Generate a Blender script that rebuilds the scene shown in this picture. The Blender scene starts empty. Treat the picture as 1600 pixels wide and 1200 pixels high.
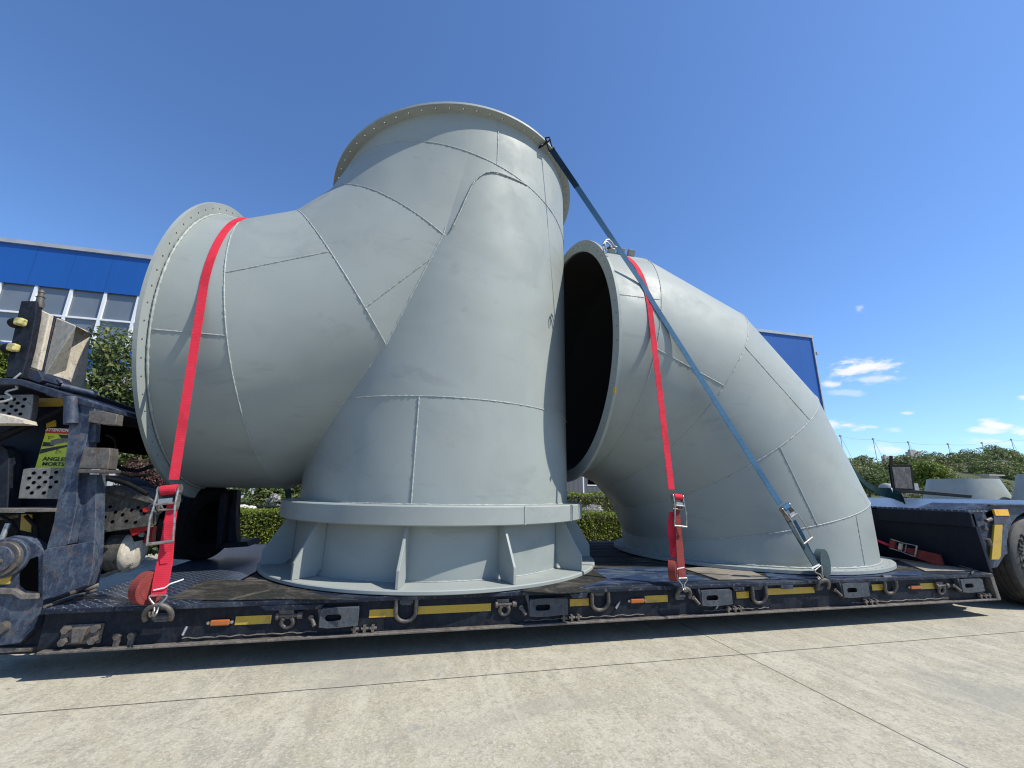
import bpy, math, random
import numpy as np
from mathutils import Vector, Matrix

# ------------------------------------------------------------------ camera, sky, sun, exposure
SC = bpy.context.scene
COL = SC.collection
rad = math.radians
H = 1.15
F = 647.565
CR = Vector((0.973216, -0.229203, 0.017762))
CU = Vector((-0.072815, -0.234048, 0.969494))
CF = Vector((0.218054, 0.944821, 0.244469))
cam = bpy.data.cameras.new("camera")
camo = bpy.data.objects.new("camera", cam)
COL.objects.link(camo)
cam.sensor_width = 36
cam.lens = 36 * F / 1600
cam.clip_start = 0.05
cam.clip_end = 3000
camo.matrix_world = Matrix(((CR.x, CU.x, -CF.x, 0), (CR.y, CU.y, -CF.y, 0), (CR.z, CU.z, -CF.z, H), (0, 0, 0, 1)))
SC.camera = camo

SUN_EL, SUN_AZ = rad(52.6), rad(57.9)
SUNV = Vector((math.sin(SUN_AZ) * math.cos(SUN_EL), -math.cos(SUN_AZ) * math.cos(SUN_EL), math.sin(SUN_EL)))
sl = bpy.data.lights.new("sun", 'SUN')
sl.energy = 5.0
sl.angle = rad(0.53)
sl.color = (1.0, 0.945, 0.83)
so = bpy.data.objects.new("sun", sl)
COL.objects.link(so)
so.rotation_euler = SUNV.to_track_quat('Z', 'Y').to_euler()

SC.view_settings.view_transform = 'Standard'
SC.view_settings.look = 'None'
SC.view_settings.exposure = 0.30
SC.view_settings.gamma = 1
SC.cycles.use_denoising = True
SC.cycles.denoising_input_passes = 'RGB_ALBEDO_NORMAL'
SC.cycles.denoising_prefilter = 'ACCURATE'
SC.cycles.filter_width = 1.15
SC.cycles.sample_clamp_indirect = 4.0
SC.cycles.max_bounces = 6
SC.cycles.transparent_max_bounces = 8


def ray(x, y):
    d = CR * (x - 800) - CU * (y - 600) + CF * F
    return d.normalized()


def PY(x, y, Y):
    d = ray(x, y)
    return Vector((0, 0, H)) + d * (Y / d.y)


def PZ(x, y, Z):
    d = ray(x, y)
    return Vector((0, 0, H)) + d * ((Z - H) / d.z)


def PX(x, y, X):
    d = ray(x, y)
    return Vector((0, 0, H)) + d * (X / d.x)


# ------------------------------------------------------------------ shader helpers
class N:
    """node maths with operators"""
    def __init__(s, nt, sock):
        s.nt = nt; s.s = sock

    @staticmethod
    def m(nt, op, *a):
        n = nt.nodes.new('ShaderNodeMath'); n.operation = op
        for i, v in enumerate(a):
            if isinstance(v, N): nt.links.new(v.s, n.inputs[i])
            else: n.inputs[i].default_value = v
        return N(nt, n.outputs[0])

    def __add__(s, o): return N.m(s.nt, 'ADD', s, o)
    __radd__ = __add__
    def __sub__(s, o): return N.m(s.nt, 'SUBTRACT', s, o)
    def __rsub__(s, o): return N.m(s.nt, 'SUBTRACT', o, s)
    def __mul__(s, o): return N.m(s.nt, 'MULTIPLY', s, o)
    __rmul__ = __mul__
    def __truediv__(s, o): return N.m(s.nt, 'DIVIDE', s, o)
    def f(s, op, *a): return N.m(s.nt, op, s, *a)
    def step(s, a, b):
        n = s.nt.nodes.new('ShaderNodeMapRange'); n.interpolation_type = 'SMOOTHSTEP'
        s.nt.links.new(s.s, n.inputs[0])
        n.inputs[1].default_value = a; n.inputs[2].default_value = b
        return N(s.nt, n.outputs[0])


class Mat:
    def __init__(s, name, color=(.5, .5, .5), rough=.5, metal=0.0, spec=None):
        s.m = bpy.data.materials.new(name); s.m.use_nodes = True
        s.nt = s.m.node_tree; s.b = s.nt.nodes['Principled BSDF']
        s.b.inputs['Base Color'].default_value = (*color, 1)
        s.b.inputs['Roughness'].default_value = rough
        s.b.inputs['Metallic'].default_value = metal
        if spec is not None: s.b.inputs['Specular IOR Level'].default_value = spec
        s.c = None; s._bump = None; s.color = color

    def coord(s, kind='Object', scale=(1, 1, 1), rot=(0, 0, 0)):
        n = s.nt.nodes.new('ShaderNodeTexCoord'); mp = s.nt.nodes.new('ShaderNodeMapping')
        mp.inputs['Scale'].default_value = scale; mp.inputs['Rotation'].default_value = rot
        s.nt.links.new(n.outputs[kind], mp.inputs[0]); return mp.outputs[0]

    def noise(s, scale, detail=4, rough=.55, dist=0, vec=None, kind='Object'):
        n = s.nt.nodes.new('ShaderNodeTexNoise'); n.inputs['Scale'].default_value = scale
        n.inputs['Detail'].default_value = detail; n.inputs['Roughness'].default_value = rough
        n.inputs['Distortion'].default_value = dist
        s.nt.links.new(vec if vec else s.coord(kind), n.inputs['Vector']); return N(s.nt, n.outputs['Fac'])

    def xyz(s, kind='Object'):
        n = s.nt.nodes.new('ShaderNodeSeparateXYZ'); s.nt.links.new(s.coord(kind), n.inputs[0])
        return [N(s.nt, o) for o in n.outputs]

    def island(s):
        n = s.nt.nodes.new('ShaderNodeNewGeometry'); return N(s.nt, n.outputs['Random Per Island'])

    def edge(s):
        n = s.nt.nodes.new('ShaderNodeNewGeometry'); return N(s.nt, n.outputs['Pointiness'])

    def mix(s, fac, color, amt=1.0):
        """lay color over the present base colour with mask fac"""
        n = s.nt.nodes.new('ShaderNodeMix'); n.data_type = 'RGBA'
        if amt != 1.0: fac = fac * amt
        s.nt.links.new(fac.s, n.inputs[0])
        if s.c is None: n.inputs[6].default_value = (*s.color, 1)
        else: s.nt.links.new(s.c, n.inputs[6])
        n.inputs[7].default_value = (*color, 1)
        s.c = n.outputs[2]; s.nt.links.new(s.c, s.b.inputs['Base Color']); return s

    def rough(s, n, a, b):
        r = n.step(0, 1) if False else n
        x = r * (b - a) + a
        s.nt.links.new(x.s, s.b.inputs['Roughness']); return s

    def bump(s, h, strength=.3, dist=.01):
        n = s.nt.nodes.new('ShaderNodeBump'); n.inputs['Strength'].default_value = strength
        n.inputs['Distance'].default_value = dist
        s.nt.links.new(h.s, n.inputs['Height'])
        if s._bump: s.nt.links.new(s._bump, n.inputs['Normal'])
        s._bump = n.outputs[0]; s.nt.links.new(s._bump, s.b.inputs['Normal']); return s


M = {}


def grey_paint(name, col, seed=0.0):
    m = Mat(name, col, .5, 0, .28)
    big = m.noise(.55 + seed, 4, .6, 1.2)
    m.mix(big.step(.42, .62), tuple(c * 1.10 for c in col), .8)
    m.mix(m.noise(1.7, 5, .65, .8).step(.48, .66), (col[0] * 1.10, col[1] * 1.08, col[2] * 1.05), .6)
    st = m.noise(.9, 6, .62, .7, m.coord('Object', (1.1, 1.1, 1.6), (0, rad(25), 0)))
    m.mix(st.step(.52, .68), tuple(c * .88 for c in col), .6)
    st = m.noise(1.6, 7, .68, 1.0, m.coord('Object', (.7, 1.1, 2.4), (0, rad(-20), 0)))
    m.mix(st.step(.57, .68), tuple(c * .80 for c in col), .5)
    m.mix(m.noise(60, 3, .7).step(.56, .7), tuple(c * 1.15 for c in col), .3)
    g = m.noise(5, 6, .72, .6)
    m.mix(g.step(.60, .70), (col[0] * .80, col[1] * .80, col[2] * .79), .25)
    m.rough(m.noise(2.3, 4, .6).step(.3, .7), .46, .68)
    m.bump(m.noise(160, 2, .5), .10, .002)
    m.bump(m.noise(1.1, 2, .5), .35, .05)
    return m.m


M['grey'] = grey_paint('grey_paint', (.256, .283, .270))
M['grey_plain'] = grey_paint('grey_paint_flange', (.268, .293, .280), .3)
w = Mat('weld_bead', (.305, .332, .318), .5)
w.bump(w.noise(110, 2, .5), .8, .004); w.mix(w.noise(14, 3).step(.5, .7), (.20, .21, .205), .6); M['weld'] = w.m
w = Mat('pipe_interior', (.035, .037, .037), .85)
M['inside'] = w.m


def worn(name, base, dust, rust, rough=.5, rustamt=.55, dustamt=.6, metal=0.0, sc=2.6, spec=.35):
    m = Mat(name, base, rough, metal, spec)
    m.mix(m.noise(3.2 * sc, 7, .7, .7).step(.42, .62), dust, dustamt)
    m.mix(m.noise(16 * sc, 6, .75, .3, m.coord('Object', (1, 1, .3))).step(.50, .62), tuple(c * 1.5 for c in dust), dustamt * .6)
    m.mix(m.noise(11 * sc, 6, .75, .3).step(.54, .62), tuple(c * .5 for c in base), .6)
    m.mix(m.noise(7 * sc, 9, .78, .5).step(.545, .60), rust, rustamt)
    m.mix(m.noise(45 * sc, 5, .75, .2).step(.60, .66), tuple(c * 2.2 for c in dust), .5)
    bn = m.nt.nodes.new('ShaderNodeBevel'); bn.samples = 4; bn.inputs[0].default_value = .006
    gn = m.nt.nodes.new('ShaderNodeNewGeometry'); dt = m.nt.nodes.new('ShaderNodeVectorMath'); dt.operation = 'DOT_PRODUCT'
    m.nt.links.new(bn.outputs[0], dt.inputs[0]); m.nt.links.new(gn.outputs['Normal'], dt.inputs[1])
    ed = (1 - N(m.nt, dt.outputs['Value'])) + (m.noise(26 * sc, 4, .7) - .5) * .12
    m.mix(ed.step(.02, .12), tuple((a + b) * .75 for a, b in zip(dust, rust)), .8)
    m.rough(m.noise(6, 4, .6), rough - .15, min(1, rough + .25))
    m.bump(m.noise(70, 4, .6), .25, .002)
    return m.m


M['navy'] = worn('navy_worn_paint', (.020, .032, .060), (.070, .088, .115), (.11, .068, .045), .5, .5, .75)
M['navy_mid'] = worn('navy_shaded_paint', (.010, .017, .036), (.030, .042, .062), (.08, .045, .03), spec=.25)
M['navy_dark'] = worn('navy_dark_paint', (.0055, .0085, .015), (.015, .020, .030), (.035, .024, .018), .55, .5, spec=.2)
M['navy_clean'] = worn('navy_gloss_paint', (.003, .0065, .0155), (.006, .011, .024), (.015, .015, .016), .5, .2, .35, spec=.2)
M['steel'] = worn('rusty_steel', (.085, .080, .075), (.17, .15, .13), (.10, .05, .028), .55, .6, .5, .35)
M['steel_light'] = worn('scuffed_steel_lip', (.10, .09, .08), (.20, .18, .16), (.09, .05, .03), .5, .7, .6, .2)
M['bracket'] = worn('slate_bracket', (.036, .046, .058), (.080, .088, .098), (.10, .06, .04), .5, .35, .5)
M['galv'] = worn('galvanised_plate', (.125, .125, .12), (.22, .215, .20), (.10, .08, .06), .5, .35, .5, .3)
M['truckgrey'] = worn('dusty_chassis', (.045, .045, .043), (.13, .125, .115), (.13, .09, .06), .65, .3, .6)
M['beige'] = worn('weathered_chock', (.42, .38, .31), (.55, .50, .42), (.22, .18, .13), .75, .4, .5)
M['black'] = worn('black_paint', (.006, .006, .007), (.014, .014, .014), (.02, .018, .016), .6, .3, .4, spec=.12)
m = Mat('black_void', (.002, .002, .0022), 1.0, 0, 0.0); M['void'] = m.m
m = Mat('chrome', (.36, .34, .31), .38, .75); m.mix(m.noise(40, 5).step(.48, .6), (.16, .12, .09), .6); M['zinc'] = m.m

# diamond tread plate
m = Mat('diamond_plate', (.040, .058, .105), .34, .55)
x, y, z = m.xyz()
k = 17.0
u = (x + y) * k; v = (x - y) * k
fu = u.f('FRACT'); fv = v.f('FRACT')
ru = (u.f('FLOOR') + v.f('FLOOR')).f('MODULO', 2.0).f('ABSOLUTE')
a1 = (fu - .5).f('ABSOLUTE') / .42; b1 = (fv - .5).f('ABSOLUTE') / .14
a2 = (fu - .5).f('ABSOLUTE') / .14; b2 = (fv - .5).f('ABSOLUTE') / .42
e1 = (a1 * a1 + b1 * b1); e2 = (a2 * a2 + b2 * b2)
ee = e1 * ru + e2 * (1 - ru)
loz = 1 - ee.step(.4, 1.1)
m.mix(loz, (.34, .38, .46), .7)
m.mix(m.noise(2.5, 5, .65, .5).step(.45, .7), (.11, .13, .16), .6)
m.mix(m.noise(6, 7, .75).step(.6, .72), (.09, .055, .038), .5)
m.bump(loz, 1.0, .006); M['diamond'] = m.m

# wood / mats of the deck
m = Mat('deck_wood', (.014, .013, .013), .75, 0, .2)
gr = m.noise(3, 8, .7, .6, m.coord('Object', (.8, 12, 12)))
m.mix(gr.step(.45, .58), (.070, .060, .050), .85); m.mix(m.noise(1.3, 5, .65, .8, m.coord('Object', (.6, 3, 3))).step(.5, .62), (.12, .11, .095), .7)
m.mix(m.noise(1.9, 6, .7, .5, m.coord('Object', (.6, 3, 3))).step(.48, .6), (.008, .009, .012), .85)
m.bump(gr, .8, .008); M['wood'] = m.m
m = Mat('rubber_mat', (.018, .018, .017), .85, 0, .2)
m.mix(m.noise(2.2, 6, .7, 1.5).step(.45, .7), (.13, .12, .10), .75); m.mix(m.noise(26, 4, .7).step(.5, .7), (.07, .065, .055), .5)
m.bump(m.noise(40, 4, .6), .6, .004); m.bump(m.noise(3, 3), .6, .02); M['mat'] = m.m
m = Mat('plywood', (.23, .205, .165), .8)
gr = m.noise(4, 8, .7, .8, m.coord('Object', (1.5, 14, 14)))
m.mix(gr.step(.4, .65), (.12, .105, .085), .8); m.mix(m.noise(2, 5).step(.55, .7), (.06, .055, .05), .6)
m.bump(gr, .5, .004); M['ply'] = m.m
m = Mat('gloss_deck_steel', (.009, .014, .028), .42, .05, .22)
m.mix(m.noise(1.6, 6, .7, 1.0, m.coord('Object', (1, 3, 1))).step(.45, .66), (.075, .095, .125), .75)
m.mix(m.noise(12, 8, .8).step(.53, .60), (.014, .014, .018), .75); m.mix(m.noise(30, 6, .8, .3).step(.56, .62), (.16, .15, .14), .6); m.rough(m.noise(7, 5), .3, .7)
m.bump(m.noise(14, 4), .3, .004); M['deck_steel'] = m.m

m = Mat('blue_steel_sheet', (.022, .042, .095), .36, .1, .4)
m.mix(m.noise(2.2, 7, .75, 1.0, m.coord('Object', (1, 2.4, 1))).step(.46, .60), (.10, .135, .18), .75)
m.mix(m.noise(5, 8, .8, .8, m.coord('Object', (.8, 3, 1))).step(.52, .60), (.010, .014, .026), .8); m.rough(m.noise(7, 5), .25, .6); M['sheet'] = m.m
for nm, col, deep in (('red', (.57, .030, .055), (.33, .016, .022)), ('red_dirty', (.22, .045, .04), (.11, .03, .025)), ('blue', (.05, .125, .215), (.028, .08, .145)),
                      ('blue_dirty_shade', (.05, .075, .085), (.03, .045, .05)), ('blue_unlit', (.012, .03, .05), (.006, .018, .03)), ('green', (.012, .040, .044), (.004, .014, .016))):
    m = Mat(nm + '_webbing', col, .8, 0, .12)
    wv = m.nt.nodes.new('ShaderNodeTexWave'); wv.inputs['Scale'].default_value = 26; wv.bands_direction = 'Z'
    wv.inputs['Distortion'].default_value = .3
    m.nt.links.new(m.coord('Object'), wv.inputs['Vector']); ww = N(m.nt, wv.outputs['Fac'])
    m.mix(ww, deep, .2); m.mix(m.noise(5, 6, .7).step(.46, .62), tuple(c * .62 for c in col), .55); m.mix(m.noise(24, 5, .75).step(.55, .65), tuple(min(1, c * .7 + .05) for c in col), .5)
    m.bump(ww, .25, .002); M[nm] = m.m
m = Mat('white_tape', (.75, .75, .73), .5); M['white'] = m.m
for nm, col in (('yellow', (.50, .32, .03)), ('orange', (.42, .11, .02)), ('redlens', (.55, .02, .02)), ('amber_bright', (.85, .47, .02))):
    m = Mat(nm + '_reflector', col, .35)
    vo = m.nt.nodes.new('ShaderNodeTexVoronoi'); vo.inputs['Scale'].default_value = 160
    m.nt.links.new(m.coord('Object'), vo.inputs['Vector']); vv = N(m.nt, vo.outputs['Distance'])
    m.mix(vv.step(.2, .6), tuple(c * .7 for c in col), .5)
    m.mix(m.noise(9, 6, .7).step(.5, .72), (.12, .09, .05), .6); M[nm] = m.m
m = Mat('lamp_lens_dirty', (.52, .46, .17), .35); m.mix(m.noise(30, 5).step(.48, .58), (.22, .19, .08), .8); M['lamp'] = m.m
m = Mat('tyre_rubber', (.030, .029, .028), .8)
m.mix(m.noise(4, 6, .7).step(.4, .7), (.10, .092, .08), .7); m.bump(m.noise(50, 4), .3, .003); M['tyre'] = m.m
m = Mat('tyre_sidewall', (.075, .070, .063), .8)
m.mix(m.noise(5, 6, .7).step(.4, .7), (.14, .13, .115), .7); m.bump(m.noise(50, 4), .3, .003); M['sidewall'] = m.m
m = Mat('tyre_letters', (.010, .010, .010), .8, 0, .1); M['letters'] = m.m
M['rim'] = worn('rim_steel', (.30, .29, .27), (.38, .36, .33), (.15, .09, .06), .5, .5, .5, .4)

# concrete yard
m = Mat('concrete_yard', (0.333, 0.305, 0.229), .85, 0, .3)
sw = m.noise(.9, 6, .65, 2.6, m.coord('Object', (1.6, .9, 1), (0, 0, rad(12))))
m.mix(sw.step(.44, .60), (0.386, 0.355, 0.275), .9)
m.mix(m.noise(.5, 6, .7, 1.6).step(.48, .60), (0.270, 0.256, 0.210), .75)
br = m.noise(2.3, 9, .76, 1.6, m.coord('Object', (1.7, .9, 1), (0, 0, rad(-14))))
m.mix(br.step(.45, .62), (0.439, 0.410, 0.326), .7)
br2 = m.noise(3.4, 9, .78, 1.8, m.coord('Object', (1.9, .9, 1), (0, 0, rad(20))))
m.mix(br2.step(.50, .66), (0.227, 0.214, 0.176), .55)
m.mix(m.noise(24, 8, .8, .6).step(.50, .60), (0.212, 0.198, 0.160), .6)
m.mix(m.noise(55, 6, .8, .2).step(.50, .60), (0.487, 0.459, 0.378), .65)
m.mix(m.noise(90, 5, .8, .2).step(.54, .62), (0.180, 0.169, 0.142), .6)
m.mix(m.noise(11, 5, .7, .6).step(.69, .73), (0.085, 0.080, 0.068), .8)
m.mix(m.noise(.35, 5, .65, 1.0).step(.50, .62), (.245, .24, .205), .55)
m.mix(m.noise(1.7, 7, .72, 1.8).step(.60, .70), (0.212, 0.222, 0.208), .65)
# tyre scuffs and brushed arcs
ar = m.noise(1.3, 3, .5, .6, m.coord('Object', (4, .6, 1), (0, 0, rad(9))))
m.mix(ar.step(.60, .70), (0.201, 0.190, 0.163), .28)
ar2 = m.noise(1.1, 3, .5, 1.2, m.coord('Object', (9, .6, 1), (0, 0, rad(-22))))
m.mix(ar2.step(.60, .68), (0.465, 0.438, 0.362), .3)
x, y, z = m.xyz()
wob = (m.noise(2.3, 5, .7) - .5) * .012
j1 = ((y - 2.951 + wob).f('ABSOLUTE')).step(.0075, .0025)
j2 = ((x - 2.456 + wob * .6).f('ABSOLUTE')).step(.0055, .002)
j3 = ((y + 2.05 + wob).f('ABSOLUTE')).step(.0075, .0025)
j4 = ((x - 8.45 + wob).f('ABSOLUTE')).step(.007, .002)
j5 = ((x + 3.55 + wob).f('ABSOLUTE')).step(.007, .002)
jj = j1.f('MAXIMUM', j2).f('MAXIMUM', j3).f('MAXIMUM', j4).f('MAXIMUM', j5)
m.mix(jj, (0.045, 0.040, 0.035), .85)
m.bump(br, .4, .006); m.bump(m.noise(40, 6, .75), .5, .003); m.bump(1 - jj, .8, .006)
M['ground'] = m.m

# building
m = Mat('blue_cladding', (.005, .075, .30), .45)
x, y, z = m.xyz()
m.bump(((x + y) * 18.0).f('SINE'), .12, .006)
m.mix(m.noise(.25, 3).step(.35, .7), (.006, .085, .34), .7); m.mix(m.noise(3, 4, .6, 0, m.coord('Object', (1, 1, .2))).step(.55, .8), (.01, .06, .22), .4)
jx = ((x / 1.15).f('FRACT') - .5).f('ABSOLUTE').step(.485, .497); m.mix(jx, (.003, .03, .13), .6); M['blue_clad'] = m.m
m = Mat('white_cladding', (.46, .48, .50), .5)
x, y, z = m.xyz()
rb = ((x + y) * 30.0).f('SINE')
m.bump(rb, .25, .01); m.mix(m.noise(.7, 4).step(.4, .7), (.40, .42, .44), .7); M['white_clad'] = m.m
m = Mat('white_frame', (.68, .70, .72), .45); M['frame'] = m.m
m = Mat('grey_cap', (.42, .43, .44), .4, .3); m.mix(m.noise(2, 4).step(.4, .7), (.33, .34, .34), .7); M['cap'] = m.m
m = Mat('tinted_glass', (.125, .145, .165), .08, 0, .8)
m.bump(m.noise(.9, 2), .08, .02); m.mix(m.noise(.4, 3, .5, 1).step(.5, .7), (.16, .18, .20), .7); M['glass'] = m.m

# vegetation
def leafmat(name, a, b, c, far=None):
    m = Mat(name, a, .55, 0, .35)
    r = m.island()
    m.mix(r.step(.25, .75), b, .9); m.mix((r * 7.31).f('FRACT').step(.72, .95), c, .9)
    m.mix(m.noise(.8, 3).step(.4, .7), tuple(x * .7 for x in a), .5)
    if far: m.mix(m.noise(.16, 4, .6).step(.45, .58), far, .6); m.mix(m.noise(.25, 3, .6).step(.5, .62), tuple(x * .45 for x in a), .6)
    tr = m.nt.nodes.new('ShaderNodeBsdfTranslucent'); mx = m.nt.nodes.new('ShaderNodeMixShader')
    mx.inputs[0].default_value = .28
    m.nt.links.new(m.c, tr.inputs[0]); m.nt.links.new(m.b.outputs[0], mx.inputs[1]); m.nt.links.new(tr.outputs[0], mx.inputs[2])
    m.nt.links.new(mx.outputs[0], m.nt.nodes['Material Output'].inputs[0]); return m.m


M['leaf'] = leafmat('tree_leaves', (0.069, 0.106, 0.027), (0.119, 0.156, 0.044), (0.213, 0.225, 0.081))
M['leaf_yellow'] = leafmat('yellow_green_leaves', (.10, .16, .02), (.17, .22, .03), (.25, .28, .07))
M['leaf_hedge'] = leafmat('hedge_leaves', (0.100, 0.147, 0.014), (0.176, 0.222, 0.023), (0.269, 0.293, 0.058))
M['leaf_red'] = leafmat('purple_leaves', (.055, .026, .024), (.085, .04, .035), (.13, .075, .065))
M['leaf_grey'] = leafmat('silver_leaves', (.36, .35, .33), (.46, .45, .42), (.56, .55, .53))
M['leaf_far'] = leafmat('far_wood_leaves', (0.068, 0.115, 0.030), (0.121, 0.173, 0.045), (0.194, 0.234, 0.068), (0.203, 0.209, 0.074))
M['leaf_far2'] = leafmat('far_wood_leaves_dry', (0.101, 0.135, 0.036), (0.177, 0.203, 0.059), (0.254, 0.262, 0.084), (0.257, 0.230, 0.095))
m = Mat('bark', (.07, .055, .04), .9); m.bump(m.noise(20, 5), .8, .02); M['bark'] = m.m
m = Mat('soil', (.10, .085, .065), .95); m.mix(m.noise(3, 6).step(.4, .7), (.17, .155, .13), .8); m.mix(m.noise(1.2, 4).step(.5, .7), (.06, .075, .025), .6); M['soil'] = m.m
m = Mat('white_stone', (.50, .49, .46), .8); m.mix(m.noise(6, 5).step(.4, .7), (.36, .35, .32), .7); m.bump(m.noise(12, 4), .6, .02); M['stone'] = m.m
m = Mat('kerb', (.50, .49, .45), .85); M['kerb'] = m.m
m = Mat('hill_soil', (.028, .042, .014), .95); m.mix(m.noise(.3, 4).step(.4, .6), (.05, .062, .022), .8); M['hill'] = m.m
m = Mat('far_concrete', (.30, .29, .27), .9); M['farc'] = m.m
m = Mat('sign_yellow', (.52, .58, .04), .45); m.mix(m.noise(8, 5).step(.55, .75), (.34, .36, .05), .5); M['sign'] = m.m
m = Mat('sign_red', (.45, .03, .03), .45); M['signred'] = m.m
m = Mat('sign_black', (.012, .012, .012), .5); M['ink'] = m.m
m = Mat('sign_white', (.7, .7, .68), .5); M['signwhite'] = m.m
m = Mat('cable_grey', (.35, .35, .34), .5); M['cable'] = m.m


# ------------------------------------------------------------------ mesh helpers
class MB:
    def __init__(s):
        s.v = []; s.f = []; s.mi = []; s.cur = 0

    def add(s, vs, fs):
        o = len(s.v); s.v += [tuple(v) for v in vs]
        for f in fs:
            s.f.append([i + o for i in f]); s.mi.append(s.cur)

    def box(s, a, b):
        x0, y0, z0 = a; x1, y1, z1 = b
        s.add([(x0, y0, z0), (x1, y0, z0), (x1, y1, z0), (x0, y1, z0), (x0, y0, z1), (x1, y0, z1), (x1, y1, z1), (x0, y1, z1)],
              [(0, 3, 2, 1), (4, 5, 6, 7), (0, 1, 5, 4), (1, 2, 6, 5), (2, 3, 7, 6), (3, 0, 4, 7)]); return s

    def obox(s, c, ax, ay, az, sx, sy, sz):
        """oriented box: centre, three unit axes, full sizes"""
        c = Vector(c); vs = []
        for k in (-.5, .5):
            for (i, j) in ((-.5, -.5), (.5, -.5), (.5, .5), (-.5, .5)):
                vs.append(c + Vector(ax) * sx * i + Vector(ay) * sy * j + Vector(az) * sz * k)
        s.add(vs, [(0, 3, 2, 1), (4, 5, 6, 7), (0, 1, 5, 4), (1, 2, 6, 5), (2, 3, 7, 6), (3, 0, 4, 7)]); return s

    def prism(s, pts, vec):
        pts = [Vector(p) for p in pts]; vec = Vector(vec); n = len(pts)
        nn = Vector((0, 0, 0))
        for i in range(n): nn += pts[i].cross(pts[(i + 1) % n])
        if nn.dot(vec) > 0: pts = pts[::-1]
        s.add(pts + [p + vec for p in pts], [tuple(range(n)), tuple(range(2 * n - 1, n - 1, -1))] +
              [(i, i + n, (i + 1) % n + n, (i + 1) % n) for i in range(n)]); return s

    def tube(s, path, r, n=8, closed=False, caps=True, jit=0.0, rnd=None):
        path = [Vector(p) for p in path]; m_ = len(path); rings = []
        up = None
        for i, p in enumerate(path):
            if closed: d = path[(i + 1) % m_] - path[i - 1]
            else: d = path[min(i + 1, m_ - 1)] - path[max(i - 1, 0)]
            d.normalize()
            if up is None:
                up = Vector((0, 0, 1)) if abs(d.z) < .9 else Vector((0, 1, 0))
            a = d.cross(up).normalized(); b = a.cross(d).normalized(); up = b
            rr = r[i] if isinstance(r, (list, tuple)) else r
            if jit: rr *= 1 + rnd.uniform(-jit, jit)
            rings.append([p + a * (rr * math.cos(2 * math.pi * k / n)) + b * (rr * math.sin(2 * math.pi * k / n)) for k in range(n)])
        vs = [v for q in rings for v in q]; fs = []
        for i in range(m_ if closed else m_ - 1):
            j = (i + 1) % m_
            for k in range(n):
                fs.append((i * n + k, i * n + (k + 1) % n, j * n + (k + 1) % n, j * n + k))
        if caps and not closed:
            fs.append(tuple(range(n - 1, -1, -1))); fs.append(tuple((m_ - 1) * n + k for k in range(n)))
        s.add(vs, fs); return s

    def cyl(s, a, b, r, n=24, r2=None):
        return s.tube([a, b], [r, r if r2 is None else r2], n)

    def lathe(s, prof, o, axis, n=48, ref=None, a0=0, a1=2 * math.pi, close=False):
        """profile [(radius, along axis)] turned round axis at o"""
        o = Vector(o); ax = Vector(axis).normalized()
        e = Vector(ref) if ref else (Vector((1, 0, 0)) if abs(ax.x) < .9 else Vector((0, 1, 0)))
        e = (e - ax * e.dot(ax)).normalized(); g = ax.cross(e); m_ = len(prof); vs = []
        full = abs(a1 - a0 - 2 * math.pi) < 1e-6; cnt = n if full else n + 1
        for k in range(cnt):
            t = a0 + (a1 - a0) * k / n
            for (r, h) in prof: vs.append(o + ax * h + (e * math.cos(t) + g * math.sin(t)) * r)
        fs = []
        for k in range(n):
            k2 = (k + 1) % cnt
            for i in range(m_ if close else m_ - 1):
                i2 = (i + 1) % m_
                fs.append((k * m_ + i, k2 * m_ + i, k2 * m_ + i2, k * m_ + i2))
        s.add(vs, fs); return s

    def ribbon(s, path, side, nrm, w, th):
        """webbing: path points, side (width) vectors and outward normals per point"""
        vs = []; n = len(path)
        for i in range(n):
            p = Vector(path[i]); a = Vector(side[i]).normalized() * (w[i] if isinstance(w, list) else w) / 2; b = Vector(nrm[i]).normalized() * th
            vs += [p - a, p + a, p + a + b, p - a + b]
        fs = [(0, 1, 2, 3), ((n - 1) * 4 + 3, (n - 1) * 4 + 2, (n - 1) * 4 + 1, (n - 1) * 4)]
        for i in range(n - 1):
            for k in range(4):
                fs.append((i * 4 + k, (i + 1) * 4 + k, (i + 1) * 4 + (k + 1) % 4, i * 4 + (k + 1) % 4))
        s.add(vs, fs); return s

    def build(s, name, mats, parent=None, smooth=None, bevel=0, fix=True):
        me = bpy.data.meshes.new(name); me.from_pydata(s.v, [], s.f); me.update()
        if not isinstance(mats, (list, tuple)): mats = [mats]
        for q in mats: me.materials.append(M[q] if isinstance(q, str) else q)
        if len(mats) > 1: me.polygons.foreach_set('material_index', s.mi)
        if fix:
            import bmesh
            bm = bmesh.new(); bm.from_mesh(me); bmesh.ops.recalc_face_normals(bm, faces=bm.faces); bm.to_mesh(me); bm.free()
        if smooth:
            me.polygons.foreach_set('use_smooth', [True] * len(me.polygons)); me.set_sharp_from_angle(angle=rad(smooth))
        o = bpy.data.objects.new(name, me); COL.objects.link(o)
        if parent:
            o.parent = parent; o.matrix_parent_inverse = Matrix.Translation(-parent.location)
        if bevel:
            bv = o.modifiers.new('bevel', 'BEVEL'); bv.width = bevel; bv.segments = 2; bv.limit_method = 'ANGLE'; bv.angle_limit = rad(40)
        return o


def tag(o, label=None, cat=None, group=None, kind=None):
    if label: o['label'] = label
    if cat: o['category'] = cat
    if group: o['group'] = group
    if kind: o['kind'] = kind
    return o


def empty(name, loc, label, cat, group=None):
    o = bpy.data.objects.new(name, None); COL.objects.link(o); o.location = loc; o.empty_display_size = .2
    return tag(o, label, cat, group)


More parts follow.
